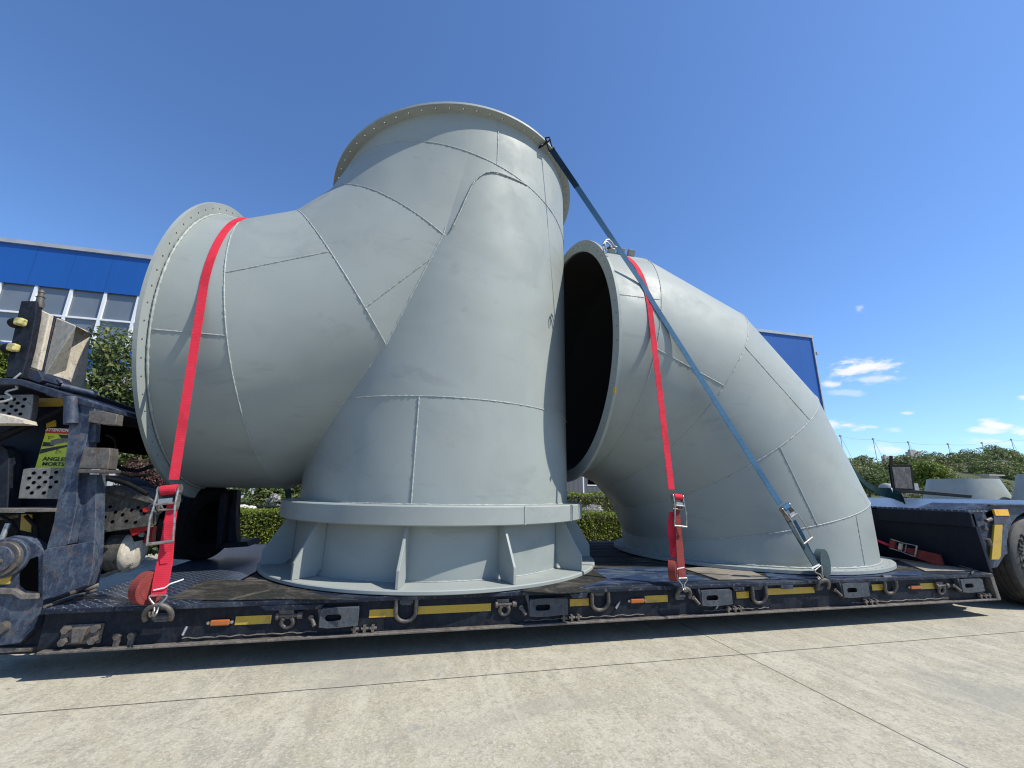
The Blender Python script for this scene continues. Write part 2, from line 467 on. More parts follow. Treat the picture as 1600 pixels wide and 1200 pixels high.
def text_mesh(txt, size, depth, name):
    cu = bpy.data.curves.new(name, 'FONT'); cu.body = txt; cu.size = size; cu.extrude = depth; cu.offset = size * .03
    cu.align_x = 'CENTER'; cu.align_y = 'CENTER'; cu.resolution_u = 3
    o = bpy.data.objects.new('tmp', cu); COL.objects.link(o)
    dg = bpy.context.evaluated_depsgraph_get()
    me = bpy.data.meshes.new_from_object(o.evaluated_get(dg)); bpy.data.objects.remove(o); bpy.data.curves.remove(cu)
    vs = [v.co.copy() for v in me.vertices]; fs = [tuple(p.vertices) for p in me.polygons]; bpy.data.meshes.remove(me)
    return vs, fs


def frame_add(mb, vs, fs, o, ax, ay, az):
    mb.add([Vector(o) + Vector(ax) * v.x + Vector(ay) * v.y + Vector(az) * v.z for v in vs], fs)


# ------------------------------------------------------------------ sky
world = bpy.data.worlds.new("World"); SC.world = world; world.use_nodes = True
nt = world.node_tree; bg = nt.nodes['Background']
sky = nt.nodes.new('ShaderNodeTexSky'); sky.sky_type = 'NISHITA'; sky.sun_disc = False
sky.sun_elevation = SUN_EL; sky.sun_rotation = math.atan2(SUNV.x, SUNV.y)
sky.altitude = 200; sky.air_density = 1.0; sky.dust_density = .4; sky.ozone_density = 2.2
geo = nt.nodes.new('ShaderNodeTexCoord')
dirv = geo.outputs['Generated']
SKYS = .087


def vmath(op, a, b):
    n = nt.nodes.new('ShaderNodeVectorMath'); n.operation = op
    nt.links.new(a, n.inputs[0])
    if isinstance(b, Vector): n.inputs[1].default_value = b
    else: nt.links.new(b, n.inputs[1])
    return n


nz = nt.nodes.new('ShaderNodeTexNoise'); nz.inputs['Scale'].default_value = 22; nz.inputs['Detail'].default_value = 7; nz.inputs['Roughness'].default_value = .62
mpn = nt.nodes.new('ShaderNodeMapping'); mpn.inputs['Scale'].default_value = (1, 1, 2.6); nt.links.new(dirv, mpn.inputs[0])
nt.links.new(mpn.outputs[0], nz.inputs['Vector']); cn = N(nt, nz.outputs['Fac'])
# clear-day clouds: centre of each puff (as seen over the yard), half width, half height, density
puffs = [(1348, 574, 54, 14, 1.0), (1325, 580, 34, 8, .9), (1385, 571, 18, 6, .7), (1352, 592, 40, 7, .55), (1297, 601, 20, 6, .8), (1318, 613, 26, 5, .35), (1335, 664, 30, 7, 1.0), (1300, 664, 20, 7, .8),
         (1415, 645, 15, 4, .7), (1397, 672, 15, 4, .5), (1556, 664, 24, 7, 1.0), (1543, 672, 30, 5, .8), (1600, 674, 24, 7, .8), (1342, 485, 8, 6, .55), (1602, 620, 16, 4, .7),
         (1550, 690, 45, 5, .5), (1395, 702, 40, 6, .6), (1700, 640, 90, 20, .9), (1800, 560, 60, 12, .6)]
tot = None
for (px, py, hw, hh, dn) in puffs:
    c = ray(px, py); e1 = (ray(px + hw, py) - c); e2 = (ray(px, py - hh) - c)
    l1 = e1.length; l2 = e2.length; e1.normalize(); e2.normalize()
    df = vmath('SUBTRACT', dirv, c)
    d1 = vmath('DOT_PRODUCT', df.outputs[0], e1); d2 = vmath('DOT_PRODUCT', df.outputs[0], e2)
    A = N(nt, d1.outputs['Value']) / (l1 * 1.25); B = N(nt, d2.outputs['Value']) / (l2 * 1.35)
    q = (1 - (A * A + B * B).f('SQRT')) + (cn - .5) * 3.4
    q = q.step(.02, .95) * dn
    # only the front hemisphere
    tot = q if tot is None else tot.f('MAXIMUM', q)
mx = nt.nodes.new('ShaderNodeMix'); mx.data_type = 'RGBA'; nt.links.new((tot * .92).s, mx.inputs[0])
tint = nt.nodes.new('ShaderNodeMix'); tint.data_type = 'RGBA'; tint.blend_type = 'MULTIPLY'; tint.inputs[0].default_value = 1
nt.links.new(sky.outputs[0], tint.inputs[6]); tint.inputs[7].default_value = (1.09, 1.42, 1.84, 1)
nt.links.new(tint.outputs[2], mx.inputs[6]); mx.inputs[7].default_value = (9.6, 9.6, 9.9, 1)
nt.links.new(mx.outputs[2], bg.inputs[0]); bg.inputs[1].default_value = SKYS

R = random.Random(7)

# ------------------------------------------------------------------ ground and far land
b = MB()
S0 = 900
b.add([(-S0, -S0, 0), (S0, -S0, 0), (S0, S0, 0), (-S0, S0, 0)], [(0, 1, 2, 3)])
tag(b.build('ground', 'ground', fix=False), kind='structure')
b = MB(); b.box((-30, 8.6, -.05), (19.5, 15.6, .045))
tag(b.build('planting_bed', 'soil'), kind='structure')

# ------------------------------------------------------------------ pipes
NT = 144


def seg_rings(V, k, y0, r, planes, nl=2, rev=False):
    """generator lines of segment k clipped by its two end planes (point, normal)"""
    P0 = Vector((V[k][0], y0, V[k][1])); a = Vector((V[k + 1][0] - V[k][0], 0, V[k + 1][1] - V[k][1])).normalized()
    e1 = Vector((-a.z, 0, a.x)); e2 = Vector((0, 1, 0)); vs = []
    (pa, na), (pb, nb) = planes
    for i in range(NT):
        t = 2 * math.pi * i / NT
        q = P0 + e1 * (r * math.cos(t)) + e2 * (r * math.sin(t))
        s0 = (pa - q).dot(na) / a.dot(na); s1 = (pb - q).dot(nb) / a.dot(nb)
        for j in range(nl): vs.append(q + a * (s0 + (s1 - s0) * j / (nl - 1)))
    fs = [(i * nl + j, i * nl + j + 1, ((i + 1) % NT) * nl + j + 1, ((i + 1) % NT) * nl + j) for i in range(NT) for j in range(nl - 1)]
    return vs, fs


def pipe_planes(V, y0, n0=None, n1=None):
    pl = []
    for k in range(len(V)):
        p = Vector((V[k][0], y0, V[k][1]))
        d0 = Vector((V[k][0] - V[k - 1][0], 0, V[k][1] - V[k - 1][1])).normalized() if k else None
        d1 = Vector((V[k + 1][0] - V[k][0], 0, V[k + 1][1] - V[k][1])).normalized() if k < len(V) - 1 else None
        n = (d0 + d1).normalized() if d0 and d1 else (d1 or d0)
        if k == 0 and n0: n = n0
        if k == len(V) - 1 and n1: n = n1
        pl.append((p, n))
    return pl


def surf(V, k, y0, r, t, s):
    """point on segment k at angle t (deg) and run s from its vertex"""
    P0 = Vector((V[k][0], y0, V[k][1])); a = Vector((V[k + 1][0] - V[k][0], 0, V[k + 1][1] - V[k][1])).normalized()
    e1 = Vector((-a.z, 0, a.x)); t = rad(t)
    return P0 + a * s + e1 * (r * math.cos(t)) + Vector((0, r * math.sin(t), 0))


def seg_line(V, k, y0, r, t, pl):
    a = Vector((V[k + 1][0] - V[k][0], 0, V[k + 1][1] - V[k][1])).normalized()
    q = surf(V, k, y0, r, t, 0)
    s0 = (pl[k][0] - q).dot(pl[k][1]) / a.dot(pl[k][1]); s1 = (pl[k + 1][0] - q).dot(pl[k + 1][1]) / a.dot(pl[k + 1][1])
    n = max(2, int((s1 - s0) / .012))
    return [q + a * (s0 + (s1 - s0) * i / n) for i in range(n + 1)]


def mitre_ring(V, k, y0, r, pl, n=700):
    a = Vector((V[k][0] - V[k - 1][0], 0, V[k][1] - V[k - 1][1])).normalized(); e1 = Vector((-a.z, 0, a.x)); out = []
    P0 = Vector((V[k][0], y0, V[k][1]))
    for i in range(n):
        t = 2 * math.pi * i / n; q = P0 + e1 * (r * math.cos(t)) + Vector((0, r * math.sin(t), 0))
        out.append(q + a * ((pl[k][0] - q).dot(pl[k][1]) / a.dot(pl[k][1])))
    return out


def flange(c, nrm, r0, r1, th, nh, rh, rr, parent, name='flange'):
    """annular plate with drilled bolt holes; c on its lower face, thickness along nrm"""
    c = Vector(c); n = Vector(nrm).normalized()
    e = Vector((0, 1, 0)); e = (e - n * e.dot(n)).normalized(); g = n.cross(e)
    b = MB()
    P = lambda r, t, h: c + n * h + (e * math.cos(t) + g * math.sin(t)) * r
    st = 2 * math.pi / nh
    for i in range(nh):
        t0 = i * st; tm = t0 + st / 2; t1 = t0 + st
        out = [(r0, t0), (r0, tm), (r0, t1), (rh, t1), (r1, t1), (r1, tm), (r1, t0), (rh, t0)]
        hole = []
        for k in range(8):
            ang = math.atan2(out[k][1] - tm, 1) if False else None
        for (q, t) in out:
            dx = q - rh; dy = (t - tm) * rh; L = math.hypot(dx, dy); hole.append((rh + dx / L * rr, tm + dy / L * rr / rh))
        for h, flip in ((0, 1), (th, 0)):
            vs = [P(*q, h) for q in out] + [P(*q, h) for q in hole]
            fs = [(k, (k + 1) % 8, 8 + (k + 1) % 8, 8 + k) for k in range(8)]
            if flip: fs = [f[::-1] for f in fs]
            b.add(vs, fs)
        b.add([P(*q, 0) for q in hole] + [P(*q, th) for q in hole], [(k, 8 + k, 8 + (k + 1) % 8, (k + 1) % 8) for k in range(8)])
        b.add([P(r1, t0, 0), P(r1, tm, 0), P(r1, t1, 0), P(r1, t0, th), P(r1, tm, th), P(r1, t1, th)], [(0, 1, 4, 3), (1, 2, 5, 4)])
        b.add([P(r0, t0, 0), P(r0, tm, 0), P(r0, t1, 0), P(r0, t0, th), P(r0, tm, th), P(r0, t1, th)], [(3, 4, 1, 0), (4, 5, 2, 1)])
    o = b.build(name, 'grey_plain', parent, fix=False)
    return o


def weld(mb, path, r=.0068, closed=False):
    mb.tube(path, r * .82, 6, closed, True, .42, R)


YP, RP = 4.965, 1.437
LV = [(-2.059, 2.543), (-1.571, 2.543), (-.683, 2.911), (-.043, 3.59), (.328, 4.455), (.328, 4.742)]
TN = Vector((-.077, .132, 1)).normalized()
plL = pipe_planes(LV, YP, None, TN)
left = empty('branch_pipe', (.328, YP, .40), 'huge grey welded pipe with elbow branch, tilted top ring and ribbed round foot', 'pipe')
b = MB()
for k in range(5): b.add(*seg_rings(LV, k, YP, RP, (plL[k], plL[k + 1])))
b.build('elbow_shell', 'grey', left, 30, fix=False)
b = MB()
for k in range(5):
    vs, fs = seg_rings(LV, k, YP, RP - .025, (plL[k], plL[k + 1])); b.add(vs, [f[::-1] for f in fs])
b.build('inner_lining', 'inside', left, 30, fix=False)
# upright leg: from the foot up to the last mitre
AV = [(.328, .435), (.328, 4.455)]
b = MB(); b.add(*seg_rings(AV, 0, YP, RP, ((Vector((.328, YP, .435)), Vector((0, 0, 1))), plL[4]), 6))
b.build('upright_shell', 'grey', left, 30, fix=False)


def inside_elbow(p):
    for k in range(4):
        P0 = Vector((LV[k][0], YP, LV[k][1])); a = Vector((LV[k + 1][0] - LV[k][0], 0, LV[k + 1][1] - LV[k][1])).normalized()
        w_ = p - P0
        if (w_ - a * w_.dot(a)).length < RP - .002 and (p - plL[k][0]).dot(plL[k][1]) > 0 and (p - plL[k + 1][0]).dot(plL[k + 1][1]) < 0: return True
    return False


def meet_curve(sign):
    out = []
    for i in range(0, 421):
        t = rad(-90 + sign * 0) if False else math.pi + (math.pi / 2) * 1.62 * i / 420 * sign
        x = .328 + RP * math.cos(t); y = YP + RP * math.sin(t)
        q = Vector((x, y, 4.455)); zt = q.z + (plL[4][0] - q).dot(plL[4][1]) / plL[4][1].z
        z = .9; hit = None
        while z < zt - .006:
            if inside_elbow(Vector((x, y, z))): hit = z; break
            z += .01
        if hit is None: break
        lo, hi = hit - .01, hit
        for _ in range(8):
            md = (lo + hi) / 2
            if inside_elbow(Vector((x, y, md))): hi = md
            else: lo = md
        out.append(Vector((x, y, hi)))
    return out


b = MB()
for k in (1, 2, 3, 4): weld(b, mitre_ring(LV, k, YP, RP, plL), .0075, True)
for s_ in (1, -1):
    mc = [q for q in meet_curve(s_) if q.z < 3.56 or s_ < 0 and q.y > YP]; weld(b, mc, .0085)
kn = [Vector(q) for q in ((.200, 3.538, 3.545), (.208, 3.533, 3.57), (.272, 3.529, 3.756), (.315, 3.528, 3.901), (.36, 3.528, 4.036), (.389, 3.529, 4.11), (.426, 3.531, 4.172), (.49, 3.537, 4.244), (.57, 3.548, 4.287), (.646, 3.564, 4.301), (.725, 3.584, 4.303), (.80, 3.61, 4.307), (.915, 3.653, 4.314), (.985, 3.688, 4.317))]
k2 = []
for i in range(len(kn) - 1):
    for q in range(8):
        p = kn[i].lerp(kn[i + 1], q / 8); w_ = Vector((p.x - .328, p.y - YP, 0)); w_ = w_.normalized() * (RP + .004 + .012 * (1 - i / 13)); k2.append(Vector((.328 + w_.x, YP + w_.y, p.z)))
weld(b, k2, .008)
for (k, t) in ((0, -100.2), (1, -78.4), (2, -102), (4, -101.8), (0, 79.8), (1, 101.6), (2, 78)):
    weld(b, seg_line(LV, k, YP, RP, t, plL))
plA = [(Vector((.328, YP, 1.012)), Vector((0, 0, 1))), (Vector((.328, YP, 1.905)), Vector((0, 0, 1)))]
ring = [Vector((.328 + (RP) * math.cos(2 * math.pi * i / 700), YP + RP * math.sin(2 * math.pi * i / 700), 1.905)) for i in range(700)]
weld(b, ring, .0075, True)


def vline(ang, z0, z1, rr=RP):
    n = int((z1 - z0) / .012)
    return [Vector((.328 + rr * math.cos(rad(ang)), YP + rr * math.sin(rad(ang)), z0 + (z1 - z0) * i / n)) for i in range(n + 1)]


weld(b, vline(-102.9, 1.01, 1.90), .009)
weld(b, vline(80, 1.01, 1.90))
# fillets where plate meets pipe
for z_ in (1.012, .438):
    weld(b, [Vector((.328 + (RP + .003) * math.cos(2 * math.pi * i / 400), YP + (RP + .003) * math.sin(2 * math.pi * i / 400), z_)) for i in range(400)], .008, True)
weld(b, [Vector((-2.045, YP + (RP + .004) * math.cos(2 * math.pi * i / 400), 2.543 + (RP + .004) * math.sin(2 * math.pi * i / 400))) for i in range(400)], .012, True)
b.build('weld_seam', 'weld', left, 60, fix=False)
# rings
flange((.328, YP, 4.742), TN, RP - .02, 1.545, .028, 66, 1.492, .011, left)
flange((-2.059, YP, 2.543), (-1, 0, 0), RP - .02, 1.545, .03, 66, 1.492, .0105, left)
# band and foot
b = MB(); b.lathe([(RP + .001, .858), (1.588, .858), (1.596, .866), (1.596, 1.0), (1.588, 1.009), (RP + .001, 1.009)], (.328, YP, 0), (0, 0, 1), 180)
b.build('collar_ring', 'grey_plain', left, 30)
b = MB(); b.lathe([(RP - .2, .401), (1.70, .401), (1.712, .407), (1.712, .428), (1.705, .435), (RP - .2, .435)], (.328, YP, 0), (0, 0, 1), 180)
b.build('base_plate', 'grey_plain', left, 30)
for a_ in (-67.6, -43.5):   # joint covers on the collar
    b = MB()
    ca, sa = math.cos(rad(a_)), math.sin(rad(a_))
    c = Vector((.328 + 1.598 * ca, YP + 1.598 * sa, .934)); b.obox(c, (ca, sa, 0), (-sa, ca, 0), (0, 0, 1), .006, .012, .148)
    b.build('joint_strip', 'weld', left)
for i in range(12):
    a_ = rad(-103 + 30 * i + (-1.2 if i == 11 else 0)); d = Vector((math.cos(a_), math.sin(a_), 0)); t_ = Vector((-d.y, d.x, 0)) * .011
    o0 = Vector((.328, YP, 0))
    pr = [(RP + .002, .857), (1.515, .857), (1.690, .56), (1.690, .436), (RP + .045, .436), (RP + .042, .452), (RP + .03, .468), (RP + .012, .476), (RP + .002, .478)]
    b = MB(); b.prism([o0 + d * r_ + Vector((0, 0, z_)) - t_ for r_, z_ in pr], t_ * 2)
    b.build('gusset', 'grey_plain', left, bevel=.003)

# right elbow
RV = [(1.876, 2.786), (2.358, 2.786), (3.209, 2.411), (3.842, 1.739), (4.2, .892), (4.2, .415)]
plR = pipe_planes(RV, YP)
right = empty('elbow_pipe', (4.2, YP, .40), 'grey mitred elbow pipe with dark open mouth, standing behind the blue strap', 'pipe')
b = MB()
for k in range(5): b.add(*seg_rings(RV, k, YP, RP, (plR[k], plR[k + 1])))
b.build('elbow_shell', 'grey', right, 30, fix=False)
b = MB()
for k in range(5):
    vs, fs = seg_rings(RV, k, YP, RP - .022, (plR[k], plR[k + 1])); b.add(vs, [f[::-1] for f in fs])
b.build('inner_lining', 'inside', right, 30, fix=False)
b = MB()
for k in (1, 2, 3, 4): weld(b, mitre_ring(RV, k, YP, RP, plR), .007, True)
for (k, t) in ((0, -77), (1, -99.4), (2, -77), (3, -98.9), (4, -77.7), (0, 103), (1, 80), (2, 103)): weld(b, seg_line(RV, k, YP, RP, t, plR))
weld(b, [Vector((1.895, YP + (RP + .004) * math.cos(2 * math.pi * i / 400), 2.786 + (RP + .004) * math.sin(2 * math.pi * i / 400))) for i in range(400)], .011, True)
weld(b, [Vector((4.2 + (RP + .004) * math.cos(2 * math.pi * i / 400), YP + (RP + .004) * math.sin(2 * math.pi * i / 400), .448)) for i in range(400)], .012, True)
b.build('weld_seam', 'weld', right, 60, fix=False)
flange((1.876, YP, 2.786), (-1, 0, 0), RP - .025, 1.545, .03, 66, 1.492, .0105, right)
flange((4.2, YP, .412), (0, 0, 1), RP - .025, 1.56, .03, 66, 1.51, .0105, right)
# lifting lugs near the crest
for s_ in (.30, .42, .56):
    p = surf(RV, 0, YP, RP, -36, s_ - .02); nrm = (p - Vector((p.x, YP, 2.786))).normalized(); tg = Vector((0, -nrm.z, nrm.y))
    b = MB(); b.obox(p + nrm * .035, (1, 0, 0), tg, nrm, .085, .05, .09); b.cyl(p + nrm * .05 - Vector((.05, 0, 0)), p + nrm * .05 + Vector((.05, 0, 0)), .014, 10)
    b.build('lifting_lug', 'grey_plain', right, bevel=.004)
b = MB()
p = PX(960, 610, 1.843); b.obox(p, (1, 0, 0), Vector((0, 1, .45)).normalized(), Vector((0, -.45, 1)).normalized(), .004, .045, .055)
b.build('yellow_tag', 'amber_bright', right)

# ------------------------------------------------------------------ low loader trailer
YF, YB = 3.3, 6.27
ZT, ZB = .398, .165
tr = empty('low_loader_trailer', (1.9, 4.8, 0), 'long low flatbed trailer in worn navy steel carrying both grey pipes', 'trailer')
XL, XR = -2.1, 5.80
DX = (XR - XL)
# deck parts
b = MB(); b.box((XL, YF, ZT - .028), (XR, YF + .22, ZT)); b.box((XL, YB - .22, ZT - .028), (XR, YB, ZT)); b.box((XL, YF + .22, ZT - .034), (XR, YB - .22, ZT - .014))
b.build('deck_frame', 'deck_steel', tr, bevel=.004)
b = MB(); b.box((XL + .02, YF + .003, ZT - .002), (-1.28, 6.2, ZT + .004)); b.build('tread_plate', 'diamond', tr)
yy = YF + .225
xs = [-1.27, 1.36, 1.40, 2.15, 2.19, 5.3]
i = 0
while yy < YB - .3:
    wd = R.uniform(.17, .2)
    for (xa, xb) in ((-1.27, 1.385), (1.395, 5.28)):
        if xb - xa < .1: continue
        b = MB(); b.box((xa + R.uniform(0, .01), yy, ZT - .012), (xb, yy + wd - .012, ZT + .001 + R.uniform(-.003, .003)))
        b.build('deck_plank', 'wood', tr, bevel=.004)
    yy += wd
b = MB(); b.box((5.29, YF + .23, ZT - .012), (5.78, YB - .23, ZT)); b.build('tread_plate', 'diamond', tr)
# side rail
b = MB()
b.box((XL, YF + .048, ZB + .004), (XR - .05, YF + .066, ZT - .03))                      # web
b.box((XL, YB - .095, ZB + .004), (XR - .05, YB - .075, ZT - .03))
b.box((XL, YF + .5, ZB + .03), (XR, YF + .56, ZT - .04)); b.box((XL, YB - .9, ZB + .03), (XR, YB - .84, ZT - .04))
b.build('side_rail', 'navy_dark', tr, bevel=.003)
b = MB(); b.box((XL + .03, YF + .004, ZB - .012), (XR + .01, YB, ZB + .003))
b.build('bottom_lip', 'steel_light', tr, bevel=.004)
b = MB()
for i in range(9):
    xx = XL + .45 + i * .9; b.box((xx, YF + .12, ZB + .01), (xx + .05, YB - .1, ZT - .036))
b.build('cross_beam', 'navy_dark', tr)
# end frame at the right
b = MB()
b.prism([(XR - .02, YF + .001, ZB - .012), (XR + .03, YF + .001, ZB - .012), (XR + .0, YF + .001, ZT + .002), (XR - .05, YF + .001, ZT + .002)], (0, .09, 0))
b.build('end_frame', 'steel_light', tr, bevel=.006)

b = MB(); b.prism([PZ(x_, y_, .4) for x_, y_ in ((900, 921), (935, 889), (1040, 886), (1112, 907), (930, 914))], (0, 0, .004)); b.build('deck_sheet', 'sheet', tr)
b = MB(); b.prism([PZ(x_, y_, .4) for x_, y_ in ((1204, 906), (1190, 892), (1290, 898), (1390, 894), (1440, 893), (1440, 898))], (0, 0, .004)); b.build('deck_sheet', 'sheet', tr)
# mats lying on the deck (separate, they could be lifted)
def deck_mat(pix, z0, th, mat, label, cat='mat', name='rubber_mat', grp=None):
    pts = [PZ(x_, y_, z0) for x_, y_ in pix]
    b = MB(); b.prism(pts, (0, 0, th)); o = b.build(name, mat, bevel=.003); tag(o, label, cat, grp); return o


deck_mat([(262, 938), (318, 908), (372, 907), (430, 914), (455, 922), (520, 934), (560, 938), (435, 937), (350, 939)], .401, .007, 'mat', 'crumpled dark rubber mat under the foot of the branch pipe, beside the red strap roll')
deck_mat([(812, 924), (868, 905), (925, 890), (950, 905), (905, 919), (925, 925), (868, 928)], .401, .006, 'mat', 'small frayed rubber mat peeking out right of the branch pipe foot')
deck_mat([(1068, 889), (1122, 906.5), (1202, 905), (1166, 890), (1110, 886)], .401, .008, 'ply', 'weathered grey plywood sheet beside the right red strap roll', 'board', 'plywood_sheet')
deck_mat([(1385, 852), (1500, 883), (1528, 893), (1445, 893), (1390, 870)], .401, .010, 'ply', 'long grey plywood sheet at the foot of the dark bulkhead', 'board', 'plywood_sheet')

# side fittings
YW = YF + .048      # web face
SX = lambda px, py: PY(px, py, YW)


def rect_px(x0, y0, x1, y1, Y, d, name, mat, parent, bev=.002):
    pts = [PY(x0, y0, Y), PY(x1, y0, Y), PY(x1, y1, Y), PY(x0, y1, Y)]
    xs_ = [(pts[0].x + pts[3].x) / 2, (pts[1].x + pts[2].x) / 2]; zt = (pts[0].z + pts[1].z) / 2; zb = (pts[2].z + pts[3].z) / 2
    b = MB(); b.box((xs_[0], Y, zb), (xs_[1], Y + d, zt)); return b.build(name, mat, parent, bevel=bev)


for (x0, yc, x1, hh_) in ((368, 968.5, 424, 8), (577, 958, 617, 7), (652, 951, 767, 7.5), (890, 941, 920, 6), (1007, 935.5, 1043, 6), (1150, 929.5, 1170, 6), (1198, 923, 1272, 6), (1362, 917.5, 1379, 5.5), (1437, 915.5, 1461, 5)):
    a = SX(x0, yc); c = SX(x1, yc); b = MB(); b.box((a.x, YW - .004, (a.z + c.z) / 2 - .026), (c.x, YW, (a.z + c.z) / 2 + .026)); b.build('reflector', 'yellow', tr, bevel=.001)
for (x0, yc, x1) in ((330, 972, 360), (984, 938, 1005), (1420, 917, 1436)):
    a = SX(x0, yc); c = SX(x1, yc); b = MB(); b.box((a.x, YW - .022, (a.z + c.z) / 2 - .018), (c.x, YW, (a.z + c.z) / 2 + .018))
    o = b.build('marker_lamp', 'orange', tr, bevel=.008)
    for q in (a.x - .012, c.x + .012):
        b2 = MB(); b2.cyl((q, YW - .012, (a.z + c.z) / 2), (q, YW, (a.z + c.z) / 2), .010, 10); b2.build('lamp_screw', 'zinc', o)


def arc_path(c, r, a0, a1, n, ex, ez):
    return [Vector(c) + Vector(ex) * (r * math.cos(a0 + (a1 - a0) * i / n)) + Vector(ez) * (r * math.sin(a0 + (a1 - a0) * i / n)) for i in range(n + 1)]


def dring(px, py, r=.070, up=False, tilt=.35):
    c = PY(px, py, YF + (-.015 if up else .018))
    ex = Vector((1, 0, 0)); ez = Vector((0, -tilt, 1)).normalized()
    b = MB()
    if up:
        pth = arc_path(c, r, rad(-25), rad(205), 22, ex, ez)
    else:
        pth = [c + Vector((-r, 0, r * 1.15))] + arc_path(c, r, rad(180), rad(360), 20, ex, ez) + [c + Vector((r, 0, r * 1.15))]
    b.tube(pth, .0145, 10)
    o = b.build('lashing_ring', 'steel', tr, 60)
    b = MB(); z_ = c.z + (r * .98 if not up else -r * .25)
    b.cyl((c.x - r * .66, YF + .045, z_), (c.x + r * .66, YF + .045, z_), .024, 14); b.box((c.x - r * .5, YF + .03, z_ - .028), (c.x + r * .5, YW, z_ + .02))
    b.build('ring_holder', 'bracket', o, 40)
    return c


for q in ((634, 956), (938, 940), (1187, 930), (1392, 916)): dring(*q)
r1 = dring(247, 962, .074, True, .45); r2 = dring(1068, 930, .062, True, .4); r3 = dring(1286, 916, .062, True, .4)


def shackle(px, py):
    c = PY(px, py, YF + .035); b = MB(); r = .036
    b.tube(arc_path(c, r, rad(130), rad(410), 22, (1, 0, 0), (0, -.3, .95)), .0135, 10)
    o = b.build('shackle', 'steel', tr, 60)
    b = MB(); b.cyl((c.x - .075, c.y, c.z + .04), (c.x + .078, c.y, c.z + .04), .014, 12); b.cyl((c.x + .06, c.y, c.z + .04), (c.x + .09, c.y, c.z + .04), .024, 12)
    b.cyl((c.x - .07, c.y, c.z + .04), (c.x - .055, c.y, c.z + .04), .026, 12)
    b.prism([(c.x - .06, YF + .03, c.z + .075), (c.x + .03, YF + .03, c.z + .075), (c.x + .045, YF + .03, c.z + .02), (c.x - .055, YF + .03, c.z + .025)], (0, .045, 0))
    b.build('shackle_pin', 'steel', o, 40)


for q in ((449, 972), (788, 953), (1471, 922)): shackle(*q)


def slot_bracket(px0, px1, py):
    a = PY(px0, py, YF - .006); c = PY(px1, py, YF - .006); z_ = (a.z + c.z) / 2; L = c.x - a.x; hh = .062
    # plate with a real slot: frame pieces round the hole
    b = MB(); n = 10; sl_ = L * .13; cx = a.x + L * .34; rs = .021
    hole = [(cx + sl_ + rs * math.cos(t), z_ + rs * math.sin(t)) for t in [rad(-90 + 180 * i / 6) for i in range(7)]] + [(cx - sl_ + rs * math.cos(t), z_ + rs * math.sin(t)) for t in [rad(90 + 180 * i / 6) for i in range(7)]]
    outp = []
    for (hx, hz) in hole:
        if abs(hz - z_) > rs * .9: outp.append((hx, z_ + math.copysign(hh, hz - z_)))
        else: outp.append((a.x + L if hx > cx else a.x, z_ + (hz - z_) / rs * hh))
    N_ = len(hole); Y0, Y1 = YF - .006, YF + .006
    for Yq, fl in ((Y0, 0), (Y1, 1)):
        b.add([(p[0], Yq, p[1]) for p in outp] + [(p[0], Yq, p[1]) for p in hole], [(i, (i + 1) % N_, N_ + (i + 1) % N_, N_ + i) for i in range(N_)])
    b.add([(p[0], Y0, p[1]) for p in outp] + [(p[0], Y1, p[1]) for p in outp], [(i, (i + 1) % N_, N_ + (i + 1) % N_, N_ + i) for i in range(N_)])
    b.add([(p[0], Y0, p[1]) for p in hole] + [(p[0], Y1, p[1]) for p in hole], [(i, (i + 1) % N_, N_ + (i + 1) % N_, N_ + i) for i in range(N_)])
    b.box((a.x + .004, YF + .0065, z_ + hh - .010), (a.x + L - .004, YW, z_ + hh - .001)); b.box((a.x + .004, YF + .0065, z_ - hh + .001), (a.x + L - .004, YW, z_ - hh + .010))
    b.prism([(a.x - .035, YF + .004, z_ + hh + .03), (a.x - .012, YF + .004, z_ + hh + .03), (a.x + .01, YF + .004, z_ + .0), (a.x - .002, YF + .004, z_ - hh), (a.x - .012, YF + .004, z_ + .02)], (0, .05, 0))
    o = b.build('slot_bracket', 'bracket', tr, bevel=.002)
    b = MB()
    b.cyl((a.x - .055, YF + .02, z_ - .005), (a.x - .03, YF - .005, z_ - .045), .013, 10)
    b.cyl((a.x - .06, YW, z_ + .0), (a.x - .06, YW - .03, z_ + .0), .018, 6)
    b.build('locking_pin', 'steel', o, 40)
    b = MB()
    for i, q in enumerate((a.x + L - .03, a.x + L + .035, a.x + L + .09)):
        b.box((q, YF + .02, ZB + .006), (q + .018, YW, ZB + .05)); b.cyl((q - .012, YF + .03, ZB + .03), (q + .035, YF + .03, ZB + .03), .010, 8)
    b.build('hinge_lug', 'steel', o)


for q in ((500, 560, 965), (828, 887, 949), (1097, 1144, 934), (1318, 1358, 922), (1503, 1537, 915)): slot_bracket(*q)
# bolted socket plate at the left end
a = PY(92, 1000, YF + .03); c = PY(157, 996, YF + .03); z_ = .245
b = MB(); b.box((a.x, YF + .035, z_ - .055), (c.x, YW, z_ + .055)); b.prism([(a.x + .075, YF + .01, z_ - .04), (c.x - .085, YF + .01, z_ - .04), (c.x - .07, YF + .01, z_ + .04), (a.x + .06, YF + .01, z_ + .04)], (0, .03, 0))
o = b.build('socket_plate', 'steel', tr, bevel=.004)
b = MB()
for (q, z2) in ((a.x + .03, .033), (a.x + .03, -.033), (c.x - .03, .033), (c.x - .03, -.033)):
    b.cyl((q, YF + .005, z_ + z2), (q, YF + .037, z_ + z2), .022, 6)
b.build('bolt', 'steel', o)
for px in (184, 206):
    p = PY(px, 1003, YF + .05); b = MB(); b.cyl((p.x, YF + .02, .225), (p.x, YW, .225), .019, 8); b.box((p.x - .014, YF + .03, ZB + .004), (p.x + .014, YW, .215)); b.build('bolt', 'steel', tr)
